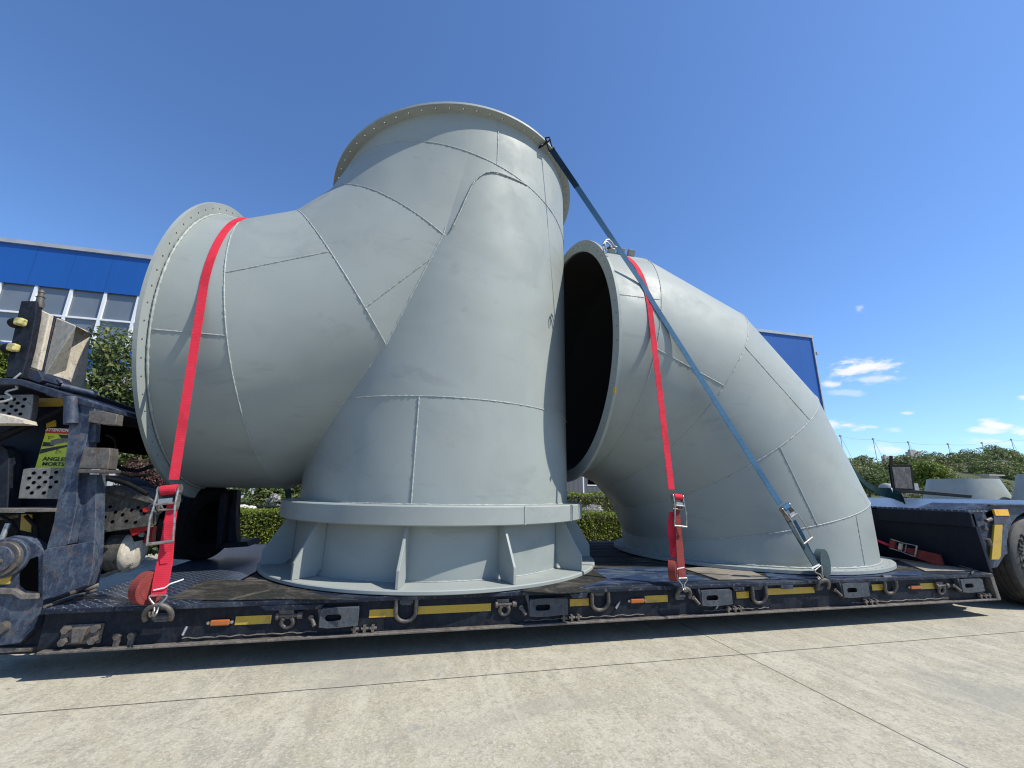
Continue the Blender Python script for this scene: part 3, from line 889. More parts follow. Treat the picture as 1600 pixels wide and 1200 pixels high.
# little pins, wires
for (x0, y0, x1, y1) in ((285, 993, 292, 979), (962, 951, 968, 940), (1118, 951, 1126, 940)):
    b = MB(); b.cyl(PY(x0, y0, YF + .03), PY(x1, y1, YF + .05), .009, 8); b.build('locking_pin', 'zinc', tr)
for (xa, xb, zc) in ((-1.35, -.55, .185), (.9, 1.9, .183), (2.45, 3.1, .183), (4.0, 5.2, .183)):
    n = 26; pts = [Vector((xa + (xb - xa) * i / n, YF + .045 + .006 * math.sin(i * 1.3), zc + .004 + .006 * math.sin(i * 1.9) * R.uniform(.3, 1))) for i in range(n + 1)]
    b = MB(); b.tube(pts, .0045, 5); b.build('cable', 'truckgrey', tr)
for (px, wpx) in ((455, 60), (905, 22), (1158, 18), (1235, 20), (1362, 14)):
    p = PY(px, 960, YF); b = MB(); wq = wpx / 300
    b.prism([(p.x - wq, YF - .004, ZT - .029), (p.x + wq, YF - .004, ZT - .029), (p.x + wq * .9, YF - .004, ZT - .062), (p.x - wq * .8, YF - .004, ZT - .058)], (0, .06, 0)); b.build('pocket_lip', 'deck_steel', tr, bevel=.003)

# ---- front end structure (left edge of the picture)
YG = 3.35


def plate(pix, Y, d, name, mat, parent=tr, bev=.004):
    b = MB(); b.prism([PY(x_, y_, Y) for x_, y_ in pix], (0, d, 0)); return b.build(name, mat, parent, bevel=bev)


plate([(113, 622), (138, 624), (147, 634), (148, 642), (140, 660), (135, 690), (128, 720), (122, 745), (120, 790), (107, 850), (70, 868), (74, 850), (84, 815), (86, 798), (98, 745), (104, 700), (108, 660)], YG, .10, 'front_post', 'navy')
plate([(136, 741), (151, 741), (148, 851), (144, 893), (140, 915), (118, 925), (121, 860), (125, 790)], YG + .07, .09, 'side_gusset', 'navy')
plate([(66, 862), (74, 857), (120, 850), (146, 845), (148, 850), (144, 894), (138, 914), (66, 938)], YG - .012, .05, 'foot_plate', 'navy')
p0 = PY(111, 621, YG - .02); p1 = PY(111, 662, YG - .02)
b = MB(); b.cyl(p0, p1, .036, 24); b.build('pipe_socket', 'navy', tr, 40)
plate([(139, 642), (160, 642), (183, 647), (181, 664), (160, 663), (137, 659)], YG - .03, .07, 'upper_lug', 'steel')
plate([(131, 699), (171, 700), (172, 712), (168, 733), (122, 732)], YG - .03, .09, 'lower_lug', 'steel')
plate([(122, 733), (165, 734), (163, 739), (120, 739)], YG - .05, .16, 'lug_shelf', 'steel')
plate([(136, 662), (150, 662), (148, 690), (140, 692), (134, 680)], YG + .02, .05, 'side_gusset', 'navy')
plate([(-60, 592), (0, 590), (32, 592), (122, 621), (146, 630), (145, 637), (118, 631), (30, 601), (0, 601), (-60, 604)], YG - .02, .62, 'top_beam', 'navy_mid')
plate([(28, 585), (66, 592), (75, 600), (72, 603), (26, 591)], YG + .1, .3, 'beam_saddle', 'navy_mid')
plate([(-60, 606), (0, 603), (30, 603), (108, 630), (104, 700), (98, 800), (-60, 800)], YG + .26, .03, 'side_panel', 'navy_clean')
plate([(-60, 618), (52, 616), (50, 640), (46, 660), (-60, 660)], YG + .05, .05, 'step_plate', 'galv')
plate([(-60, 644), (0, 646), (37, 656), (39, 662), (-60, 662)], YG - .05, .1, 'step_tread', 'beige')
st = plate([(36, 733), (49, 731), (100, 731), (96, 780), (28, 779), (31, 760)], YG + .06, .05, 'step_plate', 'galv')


def dots(lst, Y, r, parent, name='drain_hole'):
    b = MB()
    for (x_, y_) in lst:
        p = PY(x_, y_, Y); b.cyl((p.x, Y - .0022, p.z), (p.x, Y + .004, p.z), r, 12)
    b.build(name, 'void', parent)


dots([(3, 624), (22, 624), (39, 624), (10, 630), (28, 630), (18, 635), (36, 635), (6, 641), (25, 641), (14, 647), (32, 647)], YG + .05, .0105, tr)
dots([(53, 739), (70, 738), (88, 738), (46, 747), (62, 746), (80, 746), (53, 754), (71, 753), (88, 753), (44, 762), (61, 761), (79, 761), (50, 770), (69, 770)], YG + .06, .0105, tr)
plate([(53, 622), (105, 622), (105, 635), (52, 635)], YG + .20, .01, 'reflector', 'yellow', bev=.001)
plate([(72, 662), (86, 656), (87, 666), (72, 668)], YG + .21, .01, 'reflector', 'yellow', bev=.001)
b = MB(); b.cyl(PY(-30, 697, YG + .04), PY(102, 638, YG + .16), .024, 14); b.build('brace', 'black', tr, 40)
plate([(-60, 700), (0, 695), (10, 702), (14, 716), (12, 796), (-60, 796)], YG + .1, .1, 'brace_plate', 'navy_dark')
plate([(-60, 795), (86, 794), (85, 800), (-60, 801)], YG - .02, .3, 'shelf', 'steel_light')
plate([(-60, 801), (84, 801), (82, 830), (70, 862), (60, 870), (-60, 870)], YG + .22, .03, 'side_panel', 'black')
plate([(33, 803), (50, 804), (48, 832), (31, 828)], YG + .20, .01, 'reflector', 'yellow', bev=.001)
b = MB(); b.cyl(PY(0, 850, YG + .02), PY(13, 818, YG + .04), .014, 12); b.build('hydraulic_rod', 'zinc', tr, 40)
b = MB(); b.cyl(PY(-20, 812, YG + .1), PY(30, 806, YG + .1), .012, 8); b.build('hydraulic_rod', 'steel', tr, 40)
# lug plate with pivot
plate([(-60, 848), (0, 843), (22, 837), (42, 840), (60, 852), (70, 862), (67, 945), (52, 982), (30, 1005), (-10, 1010), (-60, 1010)], YG + .01, .07, 'pivot_plate', 'navy')
b = MB(); c = PY(10, 872, YG)
for (ra, y0_, y1_, mt_) in ((.115, YG - .02, YG + .01, 'navy'), (.100, YG - .05, YG - .02, 'steel'), (.078, YG - .07, YG - .05, 'navy')):
    bb = MB(); bb.cyl((c.x, y0_, c.z), (c.x, y1_, c.z), ra, 40); bb.build('pivot_drum', mt_, tr, 40, bevel=.004)
b = MB(); b.cyl((c.x + .02, YG - .10, c.z - .01), (c.x + .02, YG - .06, c.z - .01), .018, 10); b.build('bolt', 'steel', tr, 40)
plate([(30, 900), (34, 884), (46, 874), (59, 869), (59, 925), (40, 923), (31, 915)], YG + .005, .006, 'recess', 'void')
plate([(-60, 892), (20, 891), (14, 913), (-60, 915)], YG + .003, .008, 'reflector', 'yellow', bev=.001)
plate([(-60, 919), (20, 920), (34, 928), (58, 928), (58, 936), (32, 937), (18, 929), (-60, 928)], YG - .02, .03, 'stiffener', 'steel_light')
b = MB(); c = PY(5, 980, YG); b.cyl((c.x, YG - .03, c.z), (c.x, YG + .01, c.z), .032, 14); b.build('bolt', 'steel', tr, 40)
plate([(-60, 1012), (30, 1008), (52, 986), (66, 948), (74, 950), (66, 1010), (66, 1021), (-60, 1026)], YG + .06, .35, 'front_skid', 'navy_dark')
plate([(-60, 1014), (52, 1012), (50, 1018), (-60, 1024)], YG + .03, .2, 'skid_lip', 'steel_light')
b = MB(); b.cyl(PZ(118, 922, .42), PZ(152, 915, .43), .026, 14); b.build('hinge_pin', 'steel', tr, 40)
b = MB(); b.cyl(PZ(75, 940, .41), PZ(130, 920, .41), .014, 10); b.cyl(PZ(70, 948, .41), PZ(150, 922, .405), .010, 10); b.build('hinge_rod', 'steel', tr, 40)
# curly white cable
pts = [PY(x_, y_, YG + .02) for x_, y_ in [(33, 583), (22, 592), (14, 597), (26, 603), (27, 607), (12, 611), (9, 614), (18, 619), (19, 623), (8, 627), (-10, 629)]]
pts2 = []
for i in range(len(pts) - 1):
    for q in range(5): pts2.append(pts[i].lerp(pts[i + 1], q / 5))
b = MB(); b.tube(pts2, .007, 6); b.build('coiled_cable', 'cable', tr, 60)
# mast with lamps
plate([(33, 470), (57, 470), (56, 492), (47, 540), (34, 590), (8, 590), (12, 560), (28, 490)], YG + .02, .05, 'lamp_mast', 'navy_dark')
for (x_, y_) in ((32, 503), (21, 543)):
    p = PY(x_, y_, YG - .02); b = MB(); b.obox(p, (1, 0, 0), (0, 1, 0), (0, 0, 1), .05, .05, .052); o = b.build('marker_lamp', 'lamp', tr, bevel=.012)
    p = PY(x_ - 11, y_ + 2, YG + .02); b = MB(); b.cyl(p, PY(x_ - 2, y_, YG), .034, 16); b.build('lamp_socket', 'black', o, 40)
pA = PY(61, 481, YG + .06)
b = MB(); b.lathe([(.020, 0), (.026, .02), (.020, .05), (.020, .075), (.026, .08), (.015, .085), (.015, .11), (.020, .115), (.012, .135), (0, .137)], pA, (-.12, 0, 1), 14); b.build('spike', 'steel', tr, 40)

# wheel chocks on the beam
for (pix, lab) in (([(57, 481), (78, 491), (59, 578), (34, 570)], 'weathered beige wheel chock in the rack, nearer the yellow lamps'), ([(88, 496), (119, 509), (97, 606), (66, 594)], 'weathered beige wheel chock in the rack, the one with a shaded slanting side')):
    pts = [PY(x_, y_, YG + .09) for x_, y_ in pix]; b = MB()
    q = [p + Vector((.02 if i in (1, 2) else 0, .34, 0)) for i, p in enumerate(pts)]
    if pix[0][0] == 88:
        q = [pts[0] + Vector((.0, .30, 0)), pts[1] + Vector((.01, .2, -.01)), pts[2] + Vector((.02, .2, 0)), pts[3] + Vector((0, .3, 0))]
        pts = [PY(88, 496, YG + .12), PY(119, 509, YG + .02), PY(97, 606, YG + .42), PY(66, 592, YG + .12)]
        vs = pts + q
        vs[4] = pts[0] + Vector((.0, .34, 0)); vs[5] = PY(113, 508, YG + .40); vs[6] = PY(92, 598, YG + .62); vs[7] = pts[3] + Vector((0, .40, 0))
        b.add(vs, [(0, 1, 3), (1, 2, 3), (4, 7, 5), (5, 7, 6), (0, 4, 5, 1), (1, 5, 6, 2), (2, 6, 7, 3), (3, 7, 4, 0)])
    else:
        b.add(pts + q, [(0, 1, 2, 3), (7, 6, 5, 4), (0, 4, 5, 1), (1, 5, 6, 2), (2, 6, 7, 3), (3, 7, 4, 0)])
    tag(b.build('wheel_chock', 'beige', bevel=.006), lab, 'wheel chock', 'wheel chocks in the rack')
plate([(78, 491), (87, 494), (66, 592), (58, 588)], YG + .12, .1, 'chock_rack', 'navy_mid')
plate([(36, 572), (60, 579), (68, 594), (60, 598), (32, 588)], YG + .06, .28, 'chock_rack', 'navy_mid')
# dark sloping boom behind, running back to the pipe
plate([(96, 604), (118, 607), (215, 640), (232, 650), (232, 672), (190, 664), (150, 640), (140, 627)], YG + .75, .25, 'sloping_boom', 'black')
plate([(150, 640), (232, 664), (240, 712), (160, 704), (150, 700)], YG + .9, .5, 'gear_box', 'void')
b = MB(); b.tube(arc_path(PY(160, 698, YG + .85), .10, rad(-80), rad(85), 12, (1, 0, 0), (0, 0, 1)), .012, 8); b.build('hose', 'black', tr, 60)
b = MB(); p = PY(96, 603, YG + .2); b.cyl(p, p + Vector((.16, .1, -.03)), .022, 14); b.tube(arc_path(PY(86, 601, YG + .2), .035, rad(20), rad(200), 10, (1, 0, 0), (0, 0, 1)), .012, 8); b.build('handle', 'navy', tr, 40)

for pix, Yh, rr_ in (([(150, 706), (170, 722), (192, 733), (216, 736), (238, 728)], 4.0, .016), ([(150, 716), (176, 735), (206, 744), (232, 742)], 3.95, .013), ([(126, 668), (140, 700), (160, 716), (186, 720)], 3.7, .012),
                     ([(0, 806), (18, 815), (28, 832), (22, 846)], 3.42, .010), ([(40, 806), (56, 822), (58, 840), (44, 850)], 3.45, .012), ([(150, 752), (170, 748), (200, 756), (230, 772)], 3.9, .018)):
    b = MB(); pp = [PY(x_, y_, Yh) for x_, y_ in pix]; fine = []
    for i in range(len(pp) - 1):
        for q in range(5): fine.append(pp[i].lerp(pp[i + 1], q / 5))
    b.tube(fine + [pp[-1]], rr_, 8); b.build('hose', 'black', tr, 60)

# blind-spot sign
sx0, sx1 = PY(60, 668, 3.56), PY(58, 732, 3.56)
SGN = empty('warning_sign', (PY(84, 700, 3.56).x, 3.56, sx1.z), 'yellow blind-spot warning sign with red heading, half hidden behind the navy post', 'sign')
W_, H_ = PY(111, 700, 3.56).x - PY(64, 700, 3.56).x, sx0.z - sx1.z
x0 = PY(64, 700, 3.56).x
b = MB(); b.box((x0, 3.56, sx1.z), (x0 + W_, 3.563, sx0.z)); b.build('board', 'sign', SGN)
b = MB(); b.box((x0 + .004, 3.5575, sx0.z - .036), (x0 + W_ - .004, 3.5595, sx0.z - .003)); b.build('heading_band', 'signred', SGN)


def sign_text(txt, pxl, pxr, yt, yb, mat, ital=0.0):
    a = PY(pxl, (yt + yb) / 2, 3.5565); c = PY(pxr, (yt + yb) / 2, 3.5565); zt = PY((pxl + pxr) / 2, yt, 3.5565).z; zb = PY((pxl + pxr) / 2, yb, 3.5565).z
    vs, fs = text_mesh(txt, 1.0, .0, 'lettering'); xs_ = [v.x for v in vs]; ys_ = [v.y for v in vs]; x_0, y_0 = min(xs_), min(ys_); sx = (c.x - a.x) / (max(xs_) - x_0); sy = (zt - zb) / (max(ys_) - y_0)
    vs = [Vector((a.x + (v.x - x_0) * sx + ital * (v.y - y_0) * sy, 3.5565, zb + (v.y - y_0) * sy)) for v in vs]
    b = MB(); b.add(vs, fs); b.build('lettering', mat, SGN, fix=False)


sign_text('ATTENTION', 71, 107, 669.3, 674.2, 'signwhite', .15)
sign_text('ANGLES', 66, 105, 714, 720.5, 'ink')
sign_text('MORTS', 66, 100.5, 722, 728, 'ink')
b = MB(); zc = sx0.z - .105; u_ = W_ / .33; v_ = .68


def sp(lst, Y=3.557): return [(x0 + a_ * u_, Y, zc + c_ * v_) for a_, c_ in lst]


b.prism(sp([(.01, .01), (.13, .005), (.13, -.03), (.01, -.035)]), (0, .002, 0))
b.prism(sp([(.006, -.065), (.19, -.028), (.32, -.005), (.32, -.02), (.006, -.11)]), (0, .002, 0))
b.prism(sp([(.15, .09), (.325, .09), (.325, .05), (.19, .055)]), (0, .002, 0))
b.tube(sp([(.05, .065), (.11, .07), (.055, .04)], 3.5565), .002, 4, True); b.tube(sp([(.18, -.06), (.24, -.09), (.18, -.10)], 3.5565), .002, 4, True)
b.build('pictogram', 'ink', SGN)
b = MB(); b.prism(sp([(.09, .03), (.17, .05), (.27, .055), (.27, .02), (.12, -.02), (.09, -.01)], 3.5555), (0, .0025, 0)); b.build('pictogram', 'galv', SGN)

# ---- chassis end of the truck behind the post
tk = empty('truck_chassis', (PY(190, 860, 4.1).x, 4.3, 0), 'dusty truck chassis end with air tank and black mudguard behind the navy post', 'truck')
YT = 4.05
plate([(118, 772), (150, 764), (170, 764), (212, 777), (236, 788), (240, 800), (233, 822), (205, 826), (150, 834), (118, 838)], YT, .10, 'frame_rail', 'truckgrey', tk)
plate([(118, 762), (150, 759), (172, 759), (232, 776), (240, 783), (239, 788), (214, 781), (168, 768), (118, 774)], YT - .03, .45, 'top_flange', 'truckgrey', tk)
dots([(157, 797), (172, 792), (164, 808), (181, 800), (176, 815), (192, 804), (198, 814), (206, 797), (212, 816), (216, 793), (221, 798), (226, 802)], YT, .012, tk, 'bolt_hole')
b = MB(); c = PY(228, 796, YT - .01); b.cyl((c.x, YT - .012, c.z), (c.x, YT, c.z), .022, 20); b.build('red_badge', 'redlens', tk)
c = PY(243, 795, YT); b = MB(); b.tube(arc_path(c, .045, 0, rad(360), 16, (1, 0, 0), (0, -.5, .9)), .010, 8); b.build('coupling_eye', 'galv', tk, 60)
plate([(118, 842), (150, 838), (208, 828), (212, 846), (150, 862), (118, 866)], YT + .1, .3, 'tank_cradle', 'black', tk)
plate([(200, 822), (232, 818), (229, 828), (206, 838)], YT + .02, .05, 'tail_lamp', 'redlens', tk)
plate([(232, 826), (240, 822), (238, 848), (222, 848)], YT + .2, .05, 'tail_lamp', 'redlens', tk)
a = PY(120, 888, YT + .15); c = PY(212, 862, YT + .15); zc = c.z + .005; rt = .165
b = MB(); b.cyl((a.x - .3, YT + .2, zc), (c.x - .06, YT + .2, zc), rt, 48); b.build('air_tank', 'truckgrey', tk, 40)
b = MB(); b.lathe([(rt, 0), (rt, .02), (rt * .94, .035), (rt * .78, .055), (rt * .4, .068), (0, .072)], (c.x - .06, YT + .2, zc), (1, 0, 0), 48); b.build('tank_end', 'beige', tk, 60)
for q in (.16, .42):
    b = MB(); b.lathe([(rt + .001, 0), (rt + .010, 0), (rt + .010, .05), (rt + .001, .05)], (c.x - .06 - q, YT + .2, zc), (1, 0, 0), 48); b.build('tank_strap', 'void', tk, 40)
plate([(118, 905), (160, 897), (205, 880), (206, 884), (165, 902), (118, 912)], YT + .1, .03, 'tank_bar', 'galv', tk)
c = PY(168, 800, YT + .75)
b = MB(); rr = .42
prof = [(rr, 0), (rr + .012, 0), (rr + .012, .42), (rr, .42)]
b.lathe(prof, (c.x, YT + .45, c.z - .10), (0, 1, 0), 30, ref=(1, 0, 0), a0=rad(-170), a1=rad(-5), close=True); b.build('mudguard', 'black', tk, 40)
# tyre and stand under the left mouth
ty = empty('spare_wheel', (PY(300, 840, 5.2).x, 5.2, .40), 'black truck wheel standing in the shade under the left pipe mouth', 'wheel')
c = Vector((PY(296, 830, 5.2).x, 5.15, .40 + .36))
tp = [(.21, 0), (.24, -.02), (.33, -.02), (.355, .0), (.36, .03), (.345, .033), (.345, .045), (.36, .048), (.36, .11), (.345, .113), (.345, .125), (.36, .128), (.36, .19), (.345, .193), (.345, .205), (.36, .208), (.36, .26), (.33, .30), (.24, .30), (.21, .28)]
b = MB(); b.lathe(tp, c, Vector((1, -.45, 0)), 64, close=True); b.build('tyre', 'black', ty, 40)
b = MB(); b.lathe([(.205, .02), (.21, .05), (.17, .08), (.10, .10), (.0, .10)], c, Vector((1, -.45, 0)), 40); b.build('rim', 'black', ty, 40)
stn = empty('pipe_stand', (PY(355, 860, 5.3).x, 5.3, .40), 'dark grey steel prop between the deck and the bottom of the left pipe mouth', 'prop')
plate([(343, 765), (371, 765), (368, 800), (370, 848), (348, 852), (345, 800)], 5.2, .12, 'web', 'navy_dark', stn)
plate([(330, 850), (385, 846), (388, 854), (332, 858)], 5.1, .4, 'foot', 'navy_dark', stn)
plate([(340, 800), (345, 770), (352, 770), (346, 850), (338, 852)], 5.05, .3, 'rib', 'navy_dark', stn)

# ---- rear bogie (right)
XB = 5.80
ZBK = 1.0
bk = [(XB, YF + .03, .40), (XB + .02, YF + .03, .40), (XB - .03, YF + .05, ZBK), (XB - .05, YF + .05, ZBK)]
b = MB()
b.prism([(XB + .02, YF + .03, .405), (XB + .06, YF + .03, .405), (XB - .0, YF + .03, ZBK - .02), (XB - .05, YF + .03, ZBK - .02)], (0, 2.9, 0))
b.build('bulkhead', 'navy_clean', tr, bevel=.004)
b = MB(); b.box((XB - .075, YF + .03, ZBK - .16), (XB + .0, YF + .95, ZBK - .005)); b.build('bulkhead_box', 'navy_clean', tr, bevel=.012)
b = MB(); b.box((XB - .02, YF + 1.12, ZBK - .25), (XB + .03, YF + 1.3, ZBK + .01)); b.build('guide_post', 'navy_clean', tr, bevel=.004)
b = MB(); b.box((XB - .03, YF + 1.36, ZBK - .28), (XB + .0, YF + 1.75, ZBK - .01)); b.build('wood_panel', 'ply', tr)
b = MB(); b.box((XB - .04, YF + .06, ZBK - .004), (XB + .25, YB, ZBK + .012)); b.prism([(XB + .25, YF + .42, ZBK - .004), (XB + 2.3, YF + .42, ZBK + .088), (XB + 6, YF + .42, ZBK + .09), (XB + 6, YF + .42, ZBK + .105), (XB + 2.3, YF + .42, ZBK + .104), (XB + .25, YF + .42, ZBK + .012)], (0, YB - YF - .42, 0)); b.build('tread_plate', 'diamond', tr)
b = MB(); b.box((XB + .065, YF + .42, .42), (XB + 6, YB - .4, ZBK - .006)); b.build('rear_frame', 'navy_dark', tr, bevel=.01)
# fender side with arch
WX, WZ, WR = 6.80, .475, .475
pts = [(XB + .07, .42), (XB + .0, ZBK - .01), (XB + .18, ZBK - .005), (XB + .30, ZBK + .06), (XB + 2.4, ZBK + .06), (XB + 2.4, ZBK - .06)]
for i in range(13):
    t = rad(10 + 160 * i / 12); pts.append((WX + (WR + .075) * math.cos(t), WZ + (WR + .055) * math.sin(t)))
pts += [(XB + .42, .56), (XB + .26, .44)]
b = MB(); b.prism([(x_, YF + .10, z_) for x_, z_ in pts], (0, .03, 0)); b.build('fender_side', 'navy', tr)
b = MB(); b.box((XB + .32, YF + .06, ZBK + .061), (XB + 2.4, YF + .6, ZBK + .075)); b.build('fender_top', 'deck_steel', tr, bevel=.003)
b = MB(); b.prism([(XB + .02, YF + .075, ZBK + .013), (XB + .17, YF + .075, ZBK + .013), (XB + .31, YF + .075, ZBK + .07), (XB + .30, YF + .075, ZBK + .078)], (0, .5, 0)); b.build('fender_ramp', 'deck_steel', tr)
plate([(1553, 796), (1575, 796), (1578, 806), (1556, 806)], YF + .055, .02, 'reflector', 'amber_bright', bev=.002)
plate([(1553, 806.5), (1578, 806.5), (1572, 819), (1554, 819)], YF + .06, .04, 'lamp_box', 'bracket', bev=.003)
plate([(1554.5, 820), (1567, 820), (1564, 870), (1561, 874.5), (1549.5, 874.5)], YF + .055, .02, 'reflector', 'yellow', bev=.003)
plate([(1541, 799), (1553, 799), (1553, 812), (1549, 813), (1542, 806)], YF + .093, .01, 'recess', 'void')
b = MB(); p = PY(1546, 814, YF + .06); b.cyl(p + Vector((-.05, 0, .0)), p + Vector((.03, 0, .02)), .018, 12); b.build('handle', 'steel', tr, 40)
b = MB(); b.cyl(PY(1536, 824, YF + .04), PY(1541, 828, YF + .04), .02, 10); b.build('hinge', 'steel', tr, 40)
b = MB(); b.cyl(PY(1543, 842, YF + .05), PY(1547, 852, YF + .05), .022, 10); b.build('hinge', 'steel', tr, 40)
# wheel
wh = empty('trailer_wheel', (WX, YF + .2, 0), 'big dusty truck tyre under the navy fender at the right edge', 'wheel')
tp = [(.29, 0), (.30, -.012), (.33, -.016), (.40, -.012), (.445, .004), (.466, .022), (.475, .04)]
g_ = .04
while g_ < .26:
    tp += [(.475, g_ + .04), (.462, g_ + .043), (.462, g_ + .053), (.475, g_ + .056)]; g_ += .056
tp += [(.475, .29), (.45, .31), (.40, .325), (.30, .32), (.29, .31)]
b = MB(); b.lathe(tp, (WX, YF + .10, WZ), (0, 1, 0), 120, close=True); o = b.build('tyre', 'sidewall', wh, 35)
me = o.data; me.materials.append(M['tyre'])
for p_ in me.polygons:
    if p_.center.y > YF + .13: p_.material_index = 1
b = MB(); b.lathe([(.288, .0), (.28, .02), (.255, .03), (.25, .06), (.17, .07), (.16, .05), (.08, .04), (0, .04)], (WX, YF + .10, WZ), (0, 1, 0), 60); b.build('rim', 'rim', wh, 40)
b = MB(); b.lathe([(.385, -.0155), (.392, -.0185), (.398, -.0145)], (WX, YF + .10, WZ), (0, 1, 0), 100); b.lathe([(.312, -.014), (.318, -.0185), (.324, -.017)], (WX, YF + .10, WZ), (0, 1, 0), 100); b.build('bead_line', 'sidewall', wh)
b = MB()
for (txt, a0) in (('HTR2', 150), ('SAIL', 192)):
    for i, ch in enumerate(txt):
        t = rad(180 - (a0 - 180) + 0) if False else rad(a0 + (-9.5 if txt == 'HTR2' else -9.5) * i + 14)
        vs, fs = text_mesh(ch, .082, .003, 'lettering')
        cpos = Vector((WX + .375 * math.cos(t), YF + .083, WZ + .375 * math.sin(t)))
        rv = Vector((math.cos(t), 0, math.sin(t))); tv = Vector((math.sin(t), 0, -math.cos(t)))
        frame_add(b, vs, fs, cpos, tv, rv, (0, -1, 0))
b.build('lettering', 'letters', wh, fix=False)
# second tyre behind
b = MB(); b.lathe(tp, (WX + 1.12, YF + .12, WZ), (0, 1, 0), 80, close=True); o2 = b.build('trailer_wheel', 'tyre', None, 35); tag(o2, 'second truck tyre behind the first under the navy fender', 'wheel')

# warning board standing on the rear deck, and bar
wb = empty('folding_board', (PY(1410, 770, 6.1).x, 6.1, ZBK), 'square black framed board standing upright on the rear deck', 'board')
plate([(1390, 726), (1425, 726), (1430, 768), (1396, 767)], 6.1, .03, 'board', 'black', wb)
plate([(1394, 730), (1422, 730), (1426.5, 764), (1399, 763)], 6.092, .006, 'face', 'truckgrey', wb)
plate([(1391, 712), (1395, 712), (1396, 727), (1391, 727)], 6.1, .02, 'post', 'black', wb)
plate([(1392, 765), (1432, 766), (1520, 774), (1518, 778), (1432, 771), (1393, 770)], 6.0, .06, 'base_bar', 'black', wb)

# ------------------------------------------------------------------ straps
def strap_nodes(points, side, nrm_fn): pass


def straight(a, b_, n):
    a = Vector(a); b_ = Vector(b_); return [a.lerp(b_, i / n) for i in range(n + 1)]


def ratchet(o, a, w, n, sc, web, parent, hl=.30):
    """o at the top of the buckle, a points down the strap, w across, n away from the load"""
    a = Vector(a).normalized(); w = (Vector(w) - a * Vector(w).dot(a)).normalized(); n = w.cross(a) if w.cross(a).dot(Vector(n)) > 0 else a.cross(w)
    P = lambda p, q, r_: Vector(o) + a * (p * sc) + w * (q * sc) + n * (r_ * sc)
    b = MB()
    for s_ in (-1, 1):
        q = .052 * s_
        b.prism([P(-.01, q, .0), P(.02, q, .045), (P(.09, q, .055)), P(.14, q, .03), P(.16, q, .005), P(.10, q, -.01)], w * (.005 * sc * s_))
        # handle arms
        b.tube([P(.03, q * 1.12, .04), P(.13, q * 1.12, .06), P(.20, q * 1.3, .065), P(hl, q * 1.35, .05)], .0065 * sc, 8)
        b.lathe([(0, 0), (.030 * sc, 0), (.030 * sc, .006 * sc), (0, .006 * sc)], P(.025, q * 1.1 if s_ > 0 else q * 1.22, .02), w, 16)
    b.tube([P(hl, -.072, .05), P(hl, .072, .05)], .011 * sc, 10)
    b.tube([P(.12, -.052, .062), P(.12, .052, .062)], .007 * sc, 8); b.obox(P(.10, 0, .058), a, w, n, .03 * sc, .08 * sc, .005 * sc)
    b.tube([P(.15, -.055, .005), P(.15, .055, .005)], .007 * sc, 8)
    b.build('ratchet', 'zinc', parent, 40)
    b = MB(); b.cyl(P(.025, -.045, .022), P(.025, .045, .022), .032 * sc, 24); b.build('spool', web, parent, 40)


def hook(o, a, w, parent, sc=1.0, flip=1):
    """double wire claw hook from strap end o pointing along a"""
    a = Vector(a).normalized(); w = Vector(w).normalized(); n = a.cross(w) * flip
    P = lambda p, q, r_: Vector(o) + a * (p * sc) + w * (q * sc) + n * (r_ * sc)
    b = MB()
    for s_ in (-1, 1):
        b.tube([P(-.004, .045 * s_, 0), P(.006, .048 * s_, 0), P(.02, .04 * s_, 0), P(.05, .012 * s_, .0), P(.08, .009 * s_, .004), P(.10, .009 * s_, .016), P(.11, .009 * s_, .035), P(.10, .009 * s_, .05), P(.08, .009 * s_, .056)], .0062 * sc, 8)
    b.tube([P(-.004, -.045, 0), P(-.004, .045, 0)], .0062 * sc, 8)
    b.build('claw_hook', 'zinc', parent, 60)


def roll(c, ax, r, w, mat, parent):
    ax = Vector(ax).normalized(); b = MB(); prof = []
    b.lathe([(0, -w / 2), (r * .15, -w / 2), (r * .18, -w / 2 + .002), (r * .3, -w / 2), (r * .34, -w / 2 + .002), (r * .5, -w / 2), (r * .53, -w / 2 + .002), (r * .7, -w / 2), (r * .73, -w / 2 + .002), (r * .9, -w / 2),
             (r, -w / 2 + .003), (r, w / 2 - .003), (r * .9, w / 2), (r * .73, w / 2 - .002), (r * .7, w / 2), (r * .5, w / 2 - .002), (r * .3, w / 2), (0, w / 2)], c, ax, 40)
    b.build('webbing_roll', mat, parent, 30)


